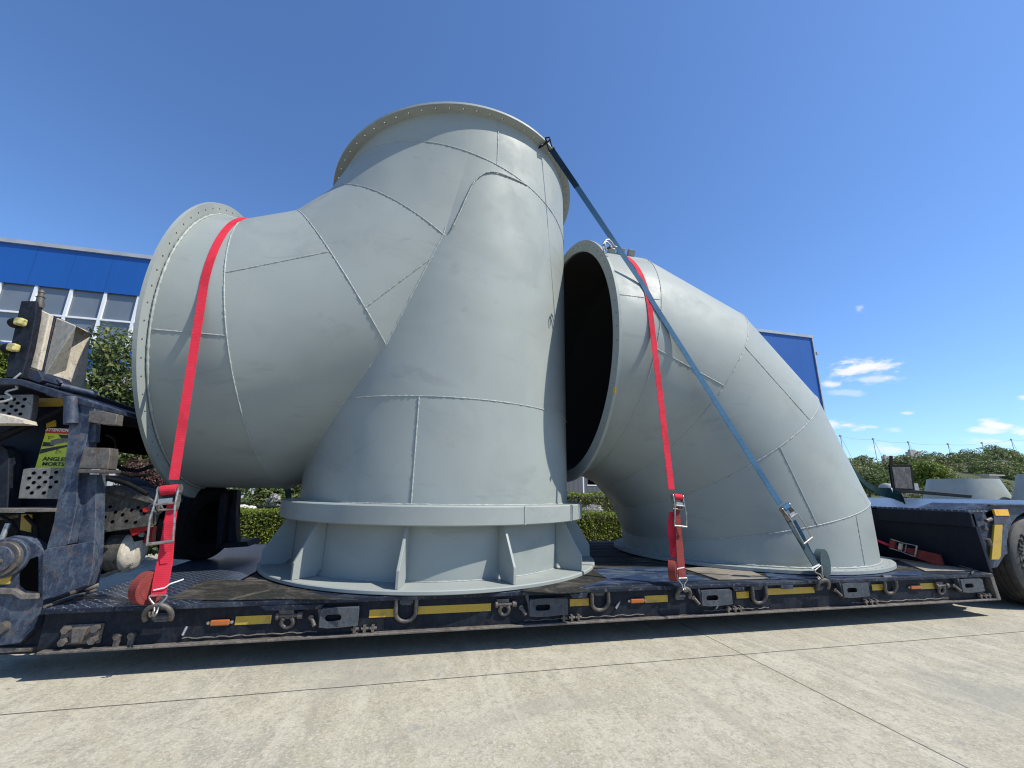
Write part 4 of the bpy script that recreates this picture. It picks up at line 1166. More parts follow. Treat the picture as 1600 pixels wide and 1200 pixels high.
def over_strap(name, label, XC, zc, x_top, anchor_top, mat_top, mat_low, ring_c, wtop, rpos, fardx):
    """strap thrown over a horizontal pipe run, from ring up and over to the far side"""
    root = empty(name, (anchor_top[0], anchor_top[1], .40), label, 'strap', 'ratchet straps over the pipes')
    rs = RP + .004
    a_pt = Vector(anchor_top)
    dy, dz = YP - a_pt.y, zc - a_pt.z; D = math.hypot(dy, dz); base = math.atan2(dz, dy); off = math.asin(rs / D); tl = math.sqrt(D * D - rs * rs)
    ty_, tz_ = a_pt.y + tl * math.cos(base + off), a_pt.z + tl * math.sin(base + off)
    th0 = math.atan2(tz_ - zc, ty_ - YP)
    if th0 < 0: th0 += 2 * math.pi
    pth = []; nr = []
    low = Vector((a_pt.x, a_pt.y, a_pt.z)); tp_ = Vector((XC, ty_, tz_))
    n1 = 30
    nn = Vector((0, math.cos(th0), math.sin(th0)))
    seg1 = straight(low, tp_, n1)
    for i, p in enumerate(seg1): pth.append(p); nr.append(nn)
    for i in range(1, 61):
        th = th0 - (th0 - rad(2)) * i / 60
        f_ = min(1, i / 60)
        pth.append(Vector((XC + (x_top - XC) * f_, YP + rs * math.cos(th), zc + rs * math.sin(th)))); nr.append(Vector((0, math.cos(th), math.sin(th))))
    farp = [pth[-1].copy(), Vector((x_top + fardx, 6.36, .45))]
    bf = MB(); bf.ribbon(farp, [Vector((1, 0, 0))] * 2, [Vector((0, 1, 0))] * 2, .076, .004); bf.build('webbing', 'blue_dirty_shade', root, 40)  # far drop: the dark webbing colour paints in its shade
    sd = [Vector((1, 0, 0))] * len(pth)
    # upper webbing runs from the buckle upwards
    k0 = next(i for i, p in enumerate(pth) if p.z > rpos)
    b = MB(); b.ribbon(pth[k0:], sd[k0:], nr[k0:], wtop, .004); b.build('webbing', mat_top, root, 40)
    kk = pth[:k0]
    return root, pth, nr, k0


# left red
sL, pth, nr, k0 = over_strap('lashing_strap', 'bright red lashing strap over the left mouth of the branch pipe', -1.745, 2.543, -1.99, (-1.50, 3.255, .50), 'red', 'red', r1, .060, 1.14, .5)
o_ = PY(270, 760, 3.35); a_ = (PY(247, 930, 3.27) - o_).normalized()
ratchet(o_ + Vector((0, -.01, 0)), a_, (1, 0, 0), (0, -1, 0), 1.0, 'red', sL, .36)
lowp = [PY(x_, y_, Y_) for x_, y_, Y_ in ((271, 785, 3.335), (266, 815, 3.325), (262, 850, 3.31), (258, 880, 3.295), (253, 905, 3.28), (248, 931, 3.262))]
b = MB(); b.ribbon(lowp, [(1, 0, .12)] * 6, [(0, -1, .1)] * 6, [.062, .066, .074, .086, .088, .076], .010); b.build('short_webbing', 'red', sL, 40)
b = MB(); b.ribbon([p + Vector((.0, -.012, 0)) for p in lowp[1:4]], [(1, 0, .12)] * 3, [(0, -1, .1)] * 3, [.05, .075, .04], .004); b.build('loose_tail', 'red', sL, 40)
roll(PY(233, 918, 3.31), (1, -.55, 0), .098, .07, 'red_dirty', sL)
hook(lowp[-1] + Vector((0, -.006, 0)), a_, (1, 0, 0), sL, 1.0)
b = MB(); b.ribbon([PY(240, 922, 3.255), PY(258, 918, 3.25), PY(266, 912, 3.25), PY(287, 905, 3.27)], [(0, 0, 1)] * 4, [(0, -1, 0)] * 4, .008, .003); b.build('cable_tie', 'white', sL)
pw = [PZ(x_, y_, .403) for x_, y_ in ((195, 944), (205, 938), (221, 932))]
b = MB(); b.ribbon(pw, [(0, 1, 0)] * 3, [(0, 0, 1)] * 3, .012, .003); b.build('cable_tie', 'white', sL)

# right red
sR, pth, nr, k0 = over_strap('lashing_strap', 'red lashing strap round the elbow pipe mouth, crossed by the blue strap', 2.262, 2.786, 2.36, (2.205, 3.255, .52), 'red', 'red', r2, .060, 1.12, 1.35)
o_ = PY(1055, 773, 3.34); a_ = (PY(1063, 905, 3.27) - o_).normalized()
ratchet(o_ + Vector((0, -.01, 0)), a_, (1, 0, 0), (0, -1, 0), .80, 'red', sR, .33)
lowp = [PY(x_, y_, Y_) for x_, y_, Y_ in ((1056, 792, 3.335), (1059, 825, 3.32), (1061, 850, 3.30), (1063, 880, 3.28), (1066, 904, 3.262))]
b = MB(); b.ribbon(lowp, [(1, 0, .1)] * 5, [(0, -1, .1)] * 5, [.060, .056, .064, .070, .066], .009); b.build('short_webbing', 'red_dirty', sR, 40)
tl_ = [PY(x_, y_, Y_) for x_, y_, Y_ in ((1052, 800, 3.36), (1049, 825, 3.36), (1052, 850, 3.35), (1055, 872, 3.34))]
b = MB(); b.ribbon(tl_, [(1, -.6, 0)] * 4, [(0, -1, .1)] * 4, .07, .004); b.build('loose_tail', 'red', sR, 40)
roll(PY(1051, 891, 3.32), (1, -.8, 0), .082, .06, 'red_dirty', sR)
hook(lowp[-1] + Vector((0, -.006, 0)), a_, (1, 0, 0), sR, .85)
b = MB(); b.ribbon([PY(1058, 889, 3.268), PY(1069, 887, 3.268)], [(0, 0, 1)] * 2, [(0, -1, 0)] * 2, .014, .003); b.build('cable_tie', 'white', sR)

# blue
sB = empty('lashing_strap', (3.62, 3.28, .40), 'long faded blue lashing strap slanting from the top ring to the deck edge', 'strap', 'ratchet straps over the pipes')
A0 = PZ(862, 234, 4.92)
C1 = surf(RV, 0, YP, RP + .012, -70, .365); C2 = surf(RV, 0, YP, RP + .012, -79, .425)
B1 = PY(1219, 788, 3.33)
pth = straight(A0, C1, 24)[:-1] + straight(C1, C2, 4)[:-1] + straight(C2, B1, 24)
nr = []; sd = []
for i, p in enumerate(pth):
    d = (pth[min(i + 1, len(pth) - 1)] - pth[max(i - 1, 0)]).normalized()
    n_ = Vector((-.15, -1, .35)); n_ = (n_ - d * n_.dot(d)).normalized(); nr.append(n_); sd.append(d.cross(n_))
for i in range(24):
    d = (C1 - A0).normalized(); ss = (SUNV - d * SUNV.dot(d)).normalized(); t_ = min(1, max(0, (i / 24 - .35) / .6)); t_ = t_ * t_ * (3 - 2 * t_)
    if ss.dot(sd[24]) < 0: ss = -ss
    v_ = (ss * (1 - t_) + sd[24] * t_).normalized(); sd[i] = v_; nr[i] = v_.cross(d) if v_.cross(d).dot(nr[24]) > 0 else d.cross(v_)
b = MB(); b.ribbon(pth, sd, nr, .060, .004); b.build('webbing', 'blue', sB, 40)
b = MB(); b.ribbon([p_ + q_ * .004 for p_, q_ in zip(pth[:8], nr[:8])], sd[:8], nr[:8], .062, .004); b.ribbon([p_ - q_ * .006 for p_, q_ in zip(pth[:8], nr[:8])], sd[:8], nr[:8], .062, .004); b.build('sewn_end', 'blue_unlit', sB, 40)  # doubled sewn end; its dark navy paints in the strap's unlit underside
o_ = PY(1221, 790, 3.33); a_ = (PY(1284, 893, 3.27) - o_).normalized(); w_ = a_.cross(Vector((0, -1, .15))).normalized()
ratchet(o_ + Vector((0, -.01, 0)), a_, w_, (0, -1, 0), .85, 'blue', sB, .40)
lowp = [PY(x_, y_, Y_) for x_, y_, Y_ in ((1228, 806, 3.325), (1246, 838, 3.31), (1262, 864, 3.29), (1277, 888, 3.27))]
b = MB(); b.ribbon(lowp, [w_] * 4, [(0, -1, .1)] * 4, [.056, .050, .062, .066], .009); b.build('short_webbing', 'blue_dirty_shade', sB, 40)
tl_ = [PY(x_, y_, Y_) for x_, y_, Y_ in ((1237, 815, 3.33), (1251, 838, 3.335), (1264, 862, 3.34), (1272, 874, 3.34))]
b = MB(); b.ribbon(tl_, [w_ + Vector((.3, .5, 0))] * 4, [(0, -1, .1)] * 4, [.07, .06, .04, .05], .004); b.build('loose_tail', 'blue', sB, 40)
roll(PY(1285, 880, 3.37), (.45, -1, 0), .125, .06, 'blue_dirty_shade', sB)
hook(lowp[-1] + Vector((0, -.006, 0)), (a_ + Vector((.1, 0, -.2))).normalized(), w_, sB, 1.0)
b = MB(); b.ribbon([PY(1268, 888, 3.262), PY(1280, 882, 3.262)], [(0, 0, 1)] * 2, [(0, -1, 0)] * 2, .014, .003); b.build('cable_tie', 'white', sB)
# top hook gripping the ring
hk = PZ(851, 222, 4.975)
dB = (C1 - A0).normalized()
b = MB()
for q in (-.022, .022):
    w_ = sd[0] * q
    b.tube([A0 + w_ * 1.3, A0 - dB * .04 + w_, hk + Vector((.035, -.03, .0)) + w_, hk + Vector((.03, -.03, .03)) + w_, hk + Vector((.0, .0, .045)) + w_, hk + Vector((-.035, .035, .035)) + w_], .008, 8)
    b.tube([hk + Vector((.035, -.03, .0)) + w_, hk + Vector((.0, .0, -.035)) + w_, hk + Vector((-.04, .04, -.04)) + w_, hk + Vector((-.06, .06, -.03)) + w_], .008, 8)
b.tube([A0 - sd[0] * .036, A0 + sd[0] * .036], .009, 8)
b.build('claw_hook', 'navy_dark', sB, 60)

# green strap over the back of the elbow, down to the rear deck
sG = empty('lashing_strap', (PY(1415, 776, 4.6).x, 4.6, 1.0), 'dark green lashing strap running down behind the elbow pipe onto the rear deck', 'strap', 'ratchet straps over the pipes')
hk = Vector((1.86, PX(951, 386, 1.86).y, PX(951, 386, 1.86).z))
crest = [surf(RV, 0, YP, RP + .01, -24, .10), surf(RV, 1, YP, RP + .012, -20, .05), surf(RV, 2, YP, RP + .012, -18, .05), surf(RV, 3, YP, RP + .012, -16, .05), surf(RV, 4, YP, RP + .012, -16, -.1)]
pg = [hk + Vector((.09, .03, .03))] + crest[:]
pg2 = []
for i in range(len(pg) - 1):
    for q in range(8): pg2.append(pg[i].lerp(pg[i + 1], q / 8))
pg2.append(pg[-1])
nr = [Vector((.5, -.3, .8))] * len(pg2); sd = [Vector((0, 1, .3))] * len(pg2)
b = MB(); b.ribbon(pg2, sd, nr, .07, .004); b.build('webbing', 'green', sG, 40)
tail = [PX(x_, y_, X_) for x_, y_, X_ in ((1325, 722, 5.45), (1338, 742, 5.62), (1352, 757, 5.78), (1372, 768, 5.95), (1392, 771, 6.05), (1408, 777, 6.1), (1412, 783, 6.05))]
b = MB(); b.ribbon(tail, [(0, .1, 1)] * 7, [(-.6, -.8, .1)] * 7, [.11, .10, .08, .10, .13, .13, .08], .03); b.build('webbing', 'green', sG, 40)
b = MB(); b.ribbon([tail[4] + Vector((-.02, -.03, .07)), tail[4] + Vector((.02, -.03, -.04))], [(1, 0, 0)] * 2, [(0, -1, 0)] * 2, .02, .004); b.build('cable_tie', 'white', sG)
b = MB()
for s_ in (-.02, .025):
    c = hk + Vector((0, s_, 0)); b.tube([c + Vector((-.05, -.01, -.06)), c + Vector((-.055, -.01, .02)), c + Vector((-.04, 0, .065)), c + Vector((.0, .01, .085)), c + Vector((.04, .02, .06)), c + Vector((.06, .02, .02)), c + Vector((.10, .03, .02))], .009, 8)
b.build('claw_hook', 'zinc', sG, 60)

# red lashing lying by the bulkhead
sD = empty('lashing_strap', (5.5, 4.0, .41), 'dark red strap with ratchet lying low along the foot of the dark bulkhead', 'strap', 'ratchet straps over the pipes')
pl_ = [PX(x_, y_, X_) for x_, y_, X_ in ((1365, 842, 5.55), (1392, 853, 5.62), (1412, 857, 5.70), (1435, 866, 5.73), (1460, 873, 5.75), (1474, 876, 5.77))]
b = MB(); b.ribbon(pl_[2:], [(0, .1, 1)] * 4, [(-1, 0, .2)] * 4, [.04, .10, .12, .12], .03); b.build('webbing', 'red_dirty', sD, 40)
b = MB(); b.ribbon(pl_[:3], [(0, .1, 1)] * 3, [(-1, 0, .2)] * 3, .03, .006); b.build('loose_tail', 'red', sD, 40)
ratchet(pl_[1] + Vector((0, 0, .03)), pl_[3] - pl_[1], (0, 0, 1), (-1, 0, 0), .9, 'red_dirty', sD, .25)
cb = [PX(1462, 871, 5.74), PZ(1478, 878, .43), PZ(1502, 885, .425), PZ(1517, 889, .42), PZ(1520, 894, .40), PY(1516, 897, YF - .012)]
b = MB(); b.ribbon(cb, [(.3, 1, 0)] * 5 + [(1, 0, 0)], [(0, 0, 1)] * 5 + [(0, -1, 0)], .035, .006); b.build('short_webbing', 'truckgrey', sD, 40)

# ------------------------------------------------------------------ factory building
a_dark = 15.0
m = Mat('darker_wall_grey', (.085, .088, .096), .6); x, y, z = m.xyz(); m.bump((x * 30.0).f('SINE'), .3, .01); M['darker_grey'] = m.m
YW0 = 17.0; XE = 20.57; XW = -34
fb = empty('factory_building', (0, YW0, 0), 'long factory hall with royal blue cladding, window band and pale lower wall', 'building')
b = MB(); b.box((XW, YW0, 4.90), (XE, YW0 + 14, 5.69)); b.box((XW, YW0, 7.97), (XE, YW0 + 14, 9.37)); b.box((-6, YW0, 5.69), (XE, YW0 + 14, 7.97)); b.build('upper_wall', 'blue_clad', fb)
b = MB(); b.box((XW, YW0 + .06, 0), (XE - .05, YW0 + 13.9, 4.90)); b.build('lower_wall', 'white_clad', fb)
b = MB(); b.box((XW - .1, YW0 - .07, 9.37), (XE + .08, YW0 + 14.1, 9.52)); b.box((XE + .002, YW0 - .06, 4.9), (XE + .07, YW0 + .05, 9.37)); b.build('roof_cap', 'cap', fb)
b = MB(); b.box((XW, YW0 - .02, 7.85), (-6, YW0 + .02, 7.968)); b.build('drip_edge', 'blue_clad', fb)
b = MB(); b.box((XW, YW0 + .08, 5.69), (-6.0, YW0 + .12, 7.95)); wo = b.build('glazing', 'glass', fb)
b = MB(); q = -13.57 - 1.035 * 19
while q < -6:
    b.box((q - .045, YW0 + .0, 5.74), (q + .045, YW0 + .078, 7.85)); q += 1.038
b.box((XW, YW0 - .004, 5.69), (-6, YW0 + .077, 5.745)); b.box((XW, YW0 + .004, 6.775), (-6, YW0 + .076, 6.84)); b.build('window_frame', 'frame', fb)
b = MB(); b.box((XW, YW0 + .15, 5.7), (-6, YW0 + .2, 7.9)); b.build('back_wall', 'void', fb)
b = MB(); b.box((3.2, YW0 + .035, 0), (a_dark, YW0 + .0595, 4.6)); b.build('dark_wall_stretch', 'darker_grey', fb)  # darker grey over one stretch of the lower wall
# low door and window seen through the gap
a = PY(925, 749, YW0); b = MB(); b.box((a.x - .17, YW0 + .02, a.z - .22), (a.x + .17, YW0 + .055, a.z + .3)); b.build('window', 'void', fb)
b = MB(); b.box((a.x - .22, YW0 + .02, a.z - .27), (a.x + .22, YW0 + .057, a.z - .225)); b.build('window_sill', 'frame', fb)
b = MB(); b.box((a.x - .42, YW0 + .02, 0), (a.x - .36, YW0 + .058, a.z + .6)); b.build('door_frame', 'frame', fb)
b = MB(); b.cyl((XE + .08, YW0 + .2, 8.55), (XE + .45, YW0 + .2, 8.58), .03, 8); b.obox((XE + .47, YW0 + .2, 8.6), (1, 0, 0), (0, 1, 0), (0, 0, 1), .12, .12, .14); b.build('wall_lamp', 'cap', fb)


# ------------------------------------------------------------------ vegetation
def leaves(blobs, n, size, seed, lean=.4, fill=.55):
    """many small leaf faces spread through lumpy ellipsoid volumes"""
    rg = np.random.default_rng(seed); B = np.array([(c[0], c[1], c[2], r_[0], r_[1], r_[2]) for c, r_ in blobs]); w_ = B[:, 3] * B[:, 5]; w_ /= w_.sum()
    idx = rg.choice(len(B), n, p=w_); d = rg.normal(size=(n, 3)); d /= np.linalg.norm(d, axis=1)[:, None]
    rr = rg.uniform(fill, 1.03, n) ** .7
    c = B[idx, :3] + d * B[idx, 3:] * rr[:, None]
    nrm = d * .7 + rg.normal(size=(n, 3)) * .6 + np.array([0, 0, .35]); nrm /= np.linalg.norm(nrm, axis=1)[:, None]
    t = rg.normal(size=(n, 3)); t -= nrm * (t * nrm).sum(1)[:, None]; t /= np.linalg.norm(t, axis=1)[:, None]; bt = np.cross(nrm, t)
    s_ = size * rg.uniform(.6, 1.3, n)[:, None]
    v = np.stack([c - t * s_, c - bt * s_ * .42, c + t * s_, c + bt * s_ * .42], 1).reshape(-1, 3)
    return v, np.arange(4 * n).reshape(-1, 4)


def leaf_obj(name, v, f, mat, parent=None):
    me = bpy.data.meshes.new(name); me.vertices.add(len(v)); me.vertices.foreach_set('co', v.astype(np.float32).ravel())
    me.loops.add(f.size); me.loops.foreach_set('vertex_index', f.ravel().astype(np.int32)); me.polygons.add(len(f))
    me.polygons.foreach_set('loop_start', np.arange(0, f.size, f.shape[1], dtype=np.int32)); me.update(calc_edges=True)
    me.materials.append(M[mat]); o = bpy.data.objects.new(name, me); COL.objects.link(o)
    if parent: o.parent = parent; o.matrix_parent_inverse = Matrix.Translation(-parent.location)
    return o


def crown_blobs(c, r, n, seed, sub=.38):
    rg = random.Random(seed); out = []
    for i in range(n):
        d = Vector((rg.gauss(0, 1), rg.gauss(0, 1), rg.gauss(0, 1))).normalized() * rg.uniform(.25, .95)
        s_ = sub * rg.uniform(.6, 1.25); out.append(((c[0] + d.x * r[0], c[1] + d.y * r[1], c[2] + d.z * r[2]), (r[0] * s_, r[1] * s_, r[2] * s_ * .85)))
    return out


def tree(name, base, h, c, r, mat, label, n, size, seed, nb=26, grp=None):
    root = empty(name, base, label, 'tree', grp); rg = random.Random(seed)
    bl = crown_blobs(c, r, nb, seed); v, f = leaves(bl, n, size, seed); leaf_obj('crown', v, f, mat, root)
    b = MB(); top = Vector((c[0], c[1], c[2] + r[2] * .5)); B0 = Vector(base)
    pts = [B0.lerp(top, i / 6) + Vector((rg.uniform(-.04, .04) * h * .15, rg.uniform(-.03, .03) * h * .15, 0)) for i in range(7)]
    b.tube(pts, [h * .022 * (1 - .75 * i / 6) for i in range(7)], 8)
    for (bc, br_) in bl[:14]:
        s_ = pts[rg.randint(2, 4)]; b.tube([s_, s_.lerp(Vector(bc), .5) + Vector((0, 0, .05 * h)), Vector(bc)], [h * .009, h * .006, h * .003], 6)
    b.build('trunk', 'bark', root, 50, fix=False); return root


YT1 = 9.6
cc = PY(190, 585, YT1)
tree('ornamental_tree', (cc.x + .15, YT1, 0), 4.2, (cc.x + .1, YT1, cc.z - .15), (.98, .9, 1.28), 'leaf', 'small dense olive-green tree in front of the blue hall, left of the pipe mouth', 7500, .052, 3, 34)
cc = PY(188, 520, YT1)
tc = PY(-12, 560, 9.0)
tree('ornamental_tree', (tc.x, 9, 0), 3.8, (tc.x, 9, tc.z - .1), (.55, .55, .75), 'leaf_yellow', 'bright yellow-green tree at the far left edge behind the lamp mast', 4200, .06, 9, 18)
# second lower foliage seen below the flange
tc = PY(200, 720, 8.9)
v, f = leaves(crown_blobs((tc.x, 8.9, tc.z), (.75, .5, .45), 14, 5), 2600, .05, 12); o = leaf_obj('shrub', v, f, 'leaf'); tag(o, 'loose green shrub under the left tree, above the black mudguard', 'shrub')
tc = PY(232, 748, 8.1)
v, f = leaves(crown_blobs((tc.x, 8.1, tc.z - .1), (.48, .4, .42), 16, 6, .45), 3800, .03, 13); o = leaf_obj('shrub', v, f, 'leaf_red'); tag(o, 'dark purple-leaved shrub left of the red strap ratchet', 'shrub')
tc = PY(235, 830, 7.6)
v, f = leaves(crown_blobs((tc.x, 7.6, tc.z), (.5, .35, .5), 14, 61, .45), 2400, .04, 131); o = leaf_obj('shrub', v, f, 'leaf_yellow'); tag(o, 'patch of bright shrub seen between the air tank and the red strap', 'shrub')


def hedge(x0, x1, y0, y1, z1, n, mat, size, label, seed):
    rg = np.random.default_rng(seed); c = rg.uniform([x0, y0, .05], [x1, y1, z1], (n, 3))
    # push leaves towards the clipped faces
    k = rg.integers(0, 3, n); c[k == 0, 1] = y0 + rg.uniform(-.02, .06, (k == 0).sum()); c[k == 1, 2] = z1 + rg.normal(0, .018, (k == 1).sum())
    c[:, 2] += .02 * np.sin(c[:, 0] * 5) * (c[:, 2] > z1 * .8)
    nrm = rg.normal(size=(n, 3)) * .6 + np.array([0, -.4, .6]); nrm /= np.linalg.norm(nrm, axis=1)[:, None]
    t = rg.normal(size=(n, 3)); t -= nrm * (t * nrm).sum(1)[:, None]; t /= np.linalg.norm(t, axis=1)[:, None]; bt = np.cross(nrm, t); s_ = size * rg.uniform(.6, 1.3, n)[:, None]
    v = np.stack([c - t * s_, c - bt * s_ * .45, c + t * s_, c + bt * s_ * .45], 1).reshape(-1, 3)
    o = leaf_obj('hedge', v, np.arange(4 * n).reshape(-1, 4), mat); tag(o, label, 'hedge')
    b = MB(); b.box((x0 + .06, y0 + .08, .046), (x1 - .06, y1 - .08, z1 - .07)); i = b.build('inner_twigs', 'bark', None); i.parent = o
    return o


hedge(-3.75, -1.3, 8.9, 9.6, .66, 15000, 'leaf_hedge', .026, 'low clipped box hedge between the pipe stand and the ribbed foot', 21)
hedge(2.4, 6.2, 8.9, 9.6, .63, 17000, 'leaf_hedge', .028, 'clipped box hedge in the gap between the two pipes, in front of the silver bush', 22)
hedge(3.0, 8.6, 10.9, 11.7, 1.04, 16000, 'leaf_hedge', .03, 'taller clipped hedge behind the silver bush, in front of the pale wall', 23)
tc = PY(923, 799, 10.1)
v, f = leaves(crown_blobs((tc.x, 10.1, tc.z - .05), (.42, .34, .27), 20, 8, .4), 3600, .024, 14); o = leaf_obj('shrub', v, f, 'leaf_grey'); tag(o, 'small rounded silver-white shrub between the two hedges', 'shrub')
# border left: dark shrubs, kerb, stones, planter
tc = PY(430, 768, 13)
v, f = leaves(crown_blobs((tc.x, 13, tc.z - .1), (1.7, .5, .5), 22, 81, .35), 5200, .06, 141); o = leaf_obj('shrub', v, f, 'leaf'); tag(o, 'wide dark shrub border just under the belly of the branch pipe', 'shrub')
b = MB(); b.box((-8, 12.1, .04), (-.5, 12.3, .30)); tag(b.build('kerb', 'kerb', bevel=.02), kind='structure')
tc = PY(420, 780, 11.2)
v, f = leaves(crown_blobs((tc.x, 11.2, tc.z - .08), (.22, .2, .25), 8, 82, .4), 320, .05, 142); o = leaf_obj('shrub', v, f, 'leaf_grey'); tag(o, 'sparse pale lilac plant above the dark planter', 'plant')
a = PY(398, 795, 10.3); c = PY(440, 795, 10.3)
b = MB(); b.box((a.x, 10.3, .045), (c.x + .3, 10.8, PY(420, 791, 10.3).z)); tag(b.build('planter_box', 'black', bevel=.02), 'dark rectangular planter box behind the left hedge', 'planter')
for i in range(5):
    p = PY(366 + i * 6.5, 798 + (i % 2) * 2, 10.1 + .1 * (i % 3)); b = MB(); r_ = .10 + .03 * (i % 3)
    rg = random.Random(i)
    b.lathe([(0, -r_), (r_ * .7, -r_ * .7), (r_ * rg.uniform(.9, 1.1), 0), (r_ * .75, r_ * .6), (0, r_ * .85)], p, (rg.uniform(-.2, .2), rg.uniform(-.2, .2), 1), 9)
    tag(b.build('stone', 'stone', bevel=.01), ['large pale garden stone at the left end of the row behind the hedge', 'pale garden stone second from the left behind the hedge', 'pale garden stone in the middle of the row behind the hedge', 'pale garden stone second from the planter behind the hedge', 'pale garden stone touching the dark planter behind the hedge'][i], 'stone', 'pale garden stones behind the hedge')

# ------------------------------------------------------------------ far right: yard, wood on the hill, masts
def shell_piece(name, pts_top_l, pts_top_r, bot_l, bot_r, Y, label):
    """conical steel shell standing in the yard"""
    tl = PY(*pts_top_l, Y); trr = PY(*pts_top_r, Y); bl_ = PY(*bot_l, Y); brr = PY(*bot_r, Y)
    def az(p): return math.atan2(p.x, p.y)
    am = (az(tl) + az(trr)) / 2; D = Y / math.cos(am); z1 = (tl.z + trr.z) / 2; r1_ = D * math.tan((az(trr) - az(tl)) / 2); r0_ = D * math.tan((az(brr) - az(bl_)) / 2)
    cx, cy = D * math.sin(am), D * math.cos(am)
    root = empty(name, (cx, cy, 0), label, 'steel shell')
    b = MB(); b.lathe([(r0_ * 1.18, 0), (r1_, z1), (r1_ - .03, z1), (r0_ * 1.18 - .04, 0)], (cx, cy, 0), (0, 0, 1), 64); b.build('shell', 'grey', root, 40)
    return root, cx, r1_, z1, Y


root, cx, r1_, z1, Ys = shell_piece('conical_shell', (1448, 750), (1562, 748), (1440, 782), (1575, 782), 24, 'pale grey conical steel shell with a hatch frame beyond the rear deck')
pa, pb = PY(1526, 762, 23.9), PY(1543, 778, 23.9)
b = MB()
for (x0_, x1_, z0_, z1_) in ((pa.x, pa.x + .09, pb.z - .6, pa.z), (pb.x, pb.x + .09, pb.z - .6, pa.z + .1), (pa.x, pb.x, pa.z - .09, pa.z)):
    b.box((x0_, 24.0, z0_), (x1_, 24.1, z1_))
b.build('hatch_frame', 'cap', root)
pa, pb = PY(1452, 755, 23.9), PY(1462, 772, 23.9)
b = MB(); b.box((pa.x, 24.9, pb.z), (pb.x, 25.6, pa.z)); b.build('hatch', 'cap', root)
root2, *_ = shell_piece('conical_shell', (1588, 742), (1665, 740), (1570, 782), (1690, 782), 20, 'dark grey rounded steel shell at the right edge beyond the tyre')
pa, pb = PY(1546, 741, 30), PY(1572, 748, 30)
b = MB(); b.box((pb.x - 2.2, 30, pa.z - .12), (pb.x, 31, pa.z)); b.box((pb.x - 1.9, 30.2, 0), (pb.x - .5, 30.9, pa.z - .12)); tag(b.build('site_hut', 'far_concrete' if False else 'farc'), 'small flat-roofed hut beyond the conical shell, against the wood', 'hut')
pa = PY(1346, 770, 26)
b = MB(); b.lathe([(.6, 0), (.32, pa.z + .12), (.30, pa.z + .12), (.57, 0)], (pa.x, 27, 0), (0, 0, 1), 40); tag(b.build('conical_shell', 'grey_plain', None, 40), 'small bright cone just right of the elbow pipe, under the green strap', 'steel shell')
pa = PY(1386, 762, 30)
b = MB(); b.lathe([(.6, 0), (.6, pa.z + .1), (.45, pa.z + .3), (0, pa.z + .4)], (pa.x, 30, 0), (0, 0, 1), 40); tag(b.build('round_tank', 'grey', None, 40), 'round grey tank behind the black framed board', 'tank')

# terrain ridge
DH = 95
prof_px = [(1150, 775), (1250, 755), (1310, 738), (1330, 725), (1352, 720), (1376, 726), (1400, 720), (1420, 716), (1440, 712), (1458, 717), (1485, 711), (1512, 708), (1535, 701), (1560, 701), (1580, 709), (1590, 722), (1610, 726), (1680, 724), (1800, 720), (1980, 735), (2300, 760)]
ridge = [PY(x_, y_ + 5, DH) for x_, y_ in prof_px]
b = MB(); nR = len(ridge); vs = []; rows = 8
for j in range(rows):
    f_ = j / (rows - 1)
    for p in ridge:
        zz = max(0, p.z) * (math.sin(f_ * math.pi / 2) if j else 0)
        vs.append((p.x * (1 - .42 * (1 - f_)), DH - 42 * (1 - f_), zz * .9 - (.3 if j == 0 else 0)))
b.add(vs, [(j * nR + i, j * nR + i + 1, (j + 1) * nR + i + 1, (j + 1) * nR + i) for j in range(rows - 1) for i in range(nR - 1)])
tag(b.build('hill', 'hill', None, 60, fix=False), kind='structure')
rg = random.Random(4)
for nm, mt_, cnt, sd_ in (('hillside_wood', 'leaf_far', 210, 31), ('hillside_scrub', 'leaf_far2', 110, 32)):
    bl = []
    for i in range(cnt):
        u_ = rg.uniform(0, nR - 1.001); i0 = int(u_); t_ = u_ - i0; f_ = rg.uniform(0, 1) ** .8
        pa, pb = ridge[i0], ridge[i0 + 1]; x_ = (pa.x + (pb.x - pa.x) * t_) * (1 - .42 * (1 - f_)); z_ = max(0, (pa.z + (pb.z - pa.z) * t_)) * .9 * math.sin(f_ * math.pi / 2)
        r_ = rg.uniform(1.5, 3.4) * (.6 + .4 * f_)
        for q in range(2):
            bl.append(((x_ + rg.uniform(-1, 1) * r_ * .5, DH - 42 * (1 - f_) + rg.uniform(-1, 1), z_ + rg.uniform(-.1, .6) * r_), (r_ * .62, r_ * .62, r_ * .62)))
    v, f = leaves(bl, 70000 if cnt > 150 else 38000, .25, sd_, fill=.8); o = leaf_obj(nm, v, f, mt_); tag(o, kind='stuff')
tc = PY(1452, 742, 34)
tree('leafy_tree', (tc.x, 34, 0), 5.5, (tc.x, 34, tc.z - .3), (2.3, 1.6, 1.9), 'leaf_yellow', 'yellow-green leafy tree right of the black framed board', 6500, .16, 44, 26)
tc = PY(1355, 752, 36)
tree('leafy_tree', (tc.x, 36, 0), 4.5, (tc.x, 36, tc.z - .2), (3.0, 1.6, 1.4), 'leaf', 'bushy green tree just right of the elbow pipe', 6500, .16, 45, 26)
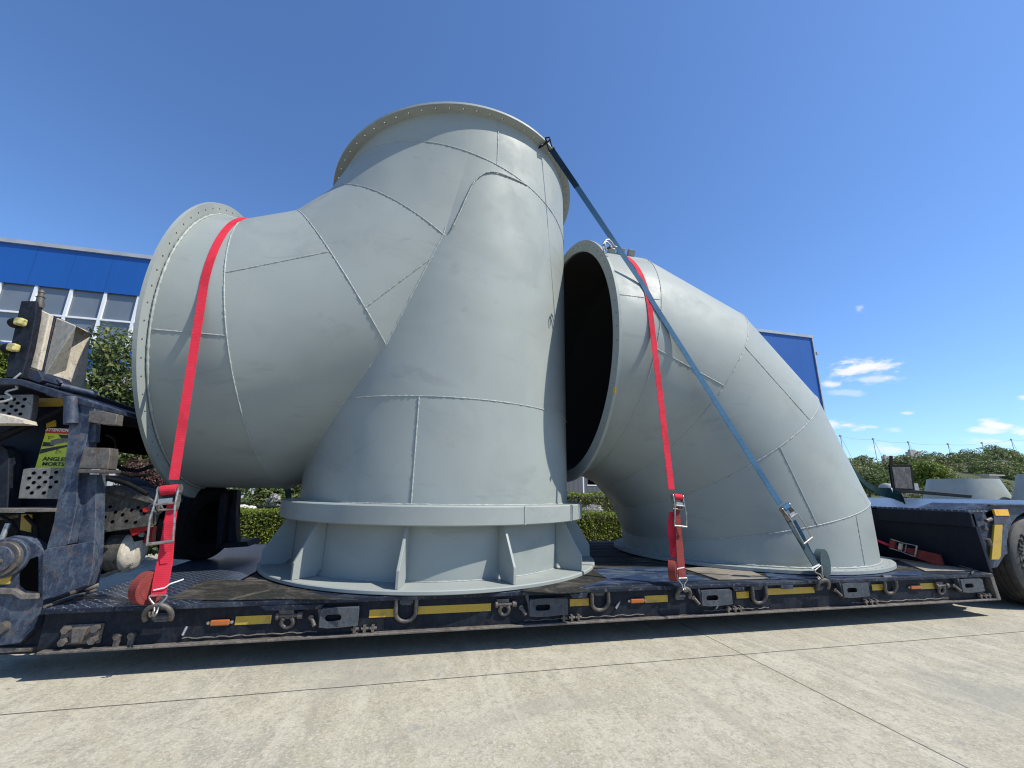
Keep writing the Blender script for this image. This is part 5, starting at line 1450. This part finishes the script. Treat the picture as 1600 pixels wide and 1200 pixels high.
# far block of flats on the ridge
pa, pb = PY(1421, 703, 150), PY(1446, 703, 150)
b = MB(); b.box((pa.x, 150, 0), (pb.x - 3, 152, pa.z - .8)); b.box((pa.x + 1.2, 150.5, pa.z - .8), (pb.x - 5.5, 151.6, pa.z + .3)); tag(b.build('tower_block', 'farc'), 'weathered concrete block rising from the wooded ridge', 'building')
pa, pb = PY(1378, 707, 150), PY(1392, 707, 150)
b = MB(); b.box((pa.x + 1, 150, 0), (pb.x - 1, 151.5, pa.z - 1.6)); b.box((pa.x + 1.5, 150.2, pa.z - 1.6), (pb.x - 3, 151, pa.z - .9)); tag(b.build('tower_block', 'farc'), 'lower concrete block left of the taller one on the ridge', 'building')
# masts with stays and cable
DM = 130
tops = [(1313, 681), (1364, 686), (1419, 691), (1481, 694), (1534, 692), (1580, 687)]
for i, (x_, y_) in enumerate(tops):
    t_ = PY(x_, y_, DM); root = empty('cable_mast', (t_.x, DM, 0), 'thin mast with slanting stay on the skyline', 'mast', 'cable masts on the skyline')
    root['label'] = ['thin cable mast just right of the elbow pipe, outermost on the skyline', 'thin cable mast left of the concrete blocks', 'thin cable mast above the taller concrete block', 'thin cable mast over the middle of the wooded ridge', 'short thin cable mast above the crest of the wood', 'thin cable mast above the right edge of the wood'][i]
    b = MB(); b.tube([(t_.x, DM, 0), t_], .10, 6); b.obox(t_, (1, 0, 0), (0, 1, 0), (0, 0, 1), .7, .4, .7); b.build('pole', 'farc', root)
    b = MB(); e = PY(x_ + 22, y_ + 42, DM - 2); b.tube([t_, e], .055, 5); b.build('stay', 'farc', root)
pts = []
T = [PY(x_, y_ + .5, DM) for x_, y_ in tops]; T = [PY(1255, 676, DM)] + T + [PY(1640, 684, DM)]
for i in range(len(T) - 1):
    for q in range(8):
        t_ = q / 8; p = T[i].lerp(T[i + 1], t_); p.z -= 1.0 * 4 * t_ * (1 - t_) * .5; pts.append(p)
b = MB(); b.tube(pts, .045, 5); tag(b.build('overhead_cable', 'farc'), 'thin cable strung between the masts on the skyline', 'cable')
# pale yard wall behind everything on the right
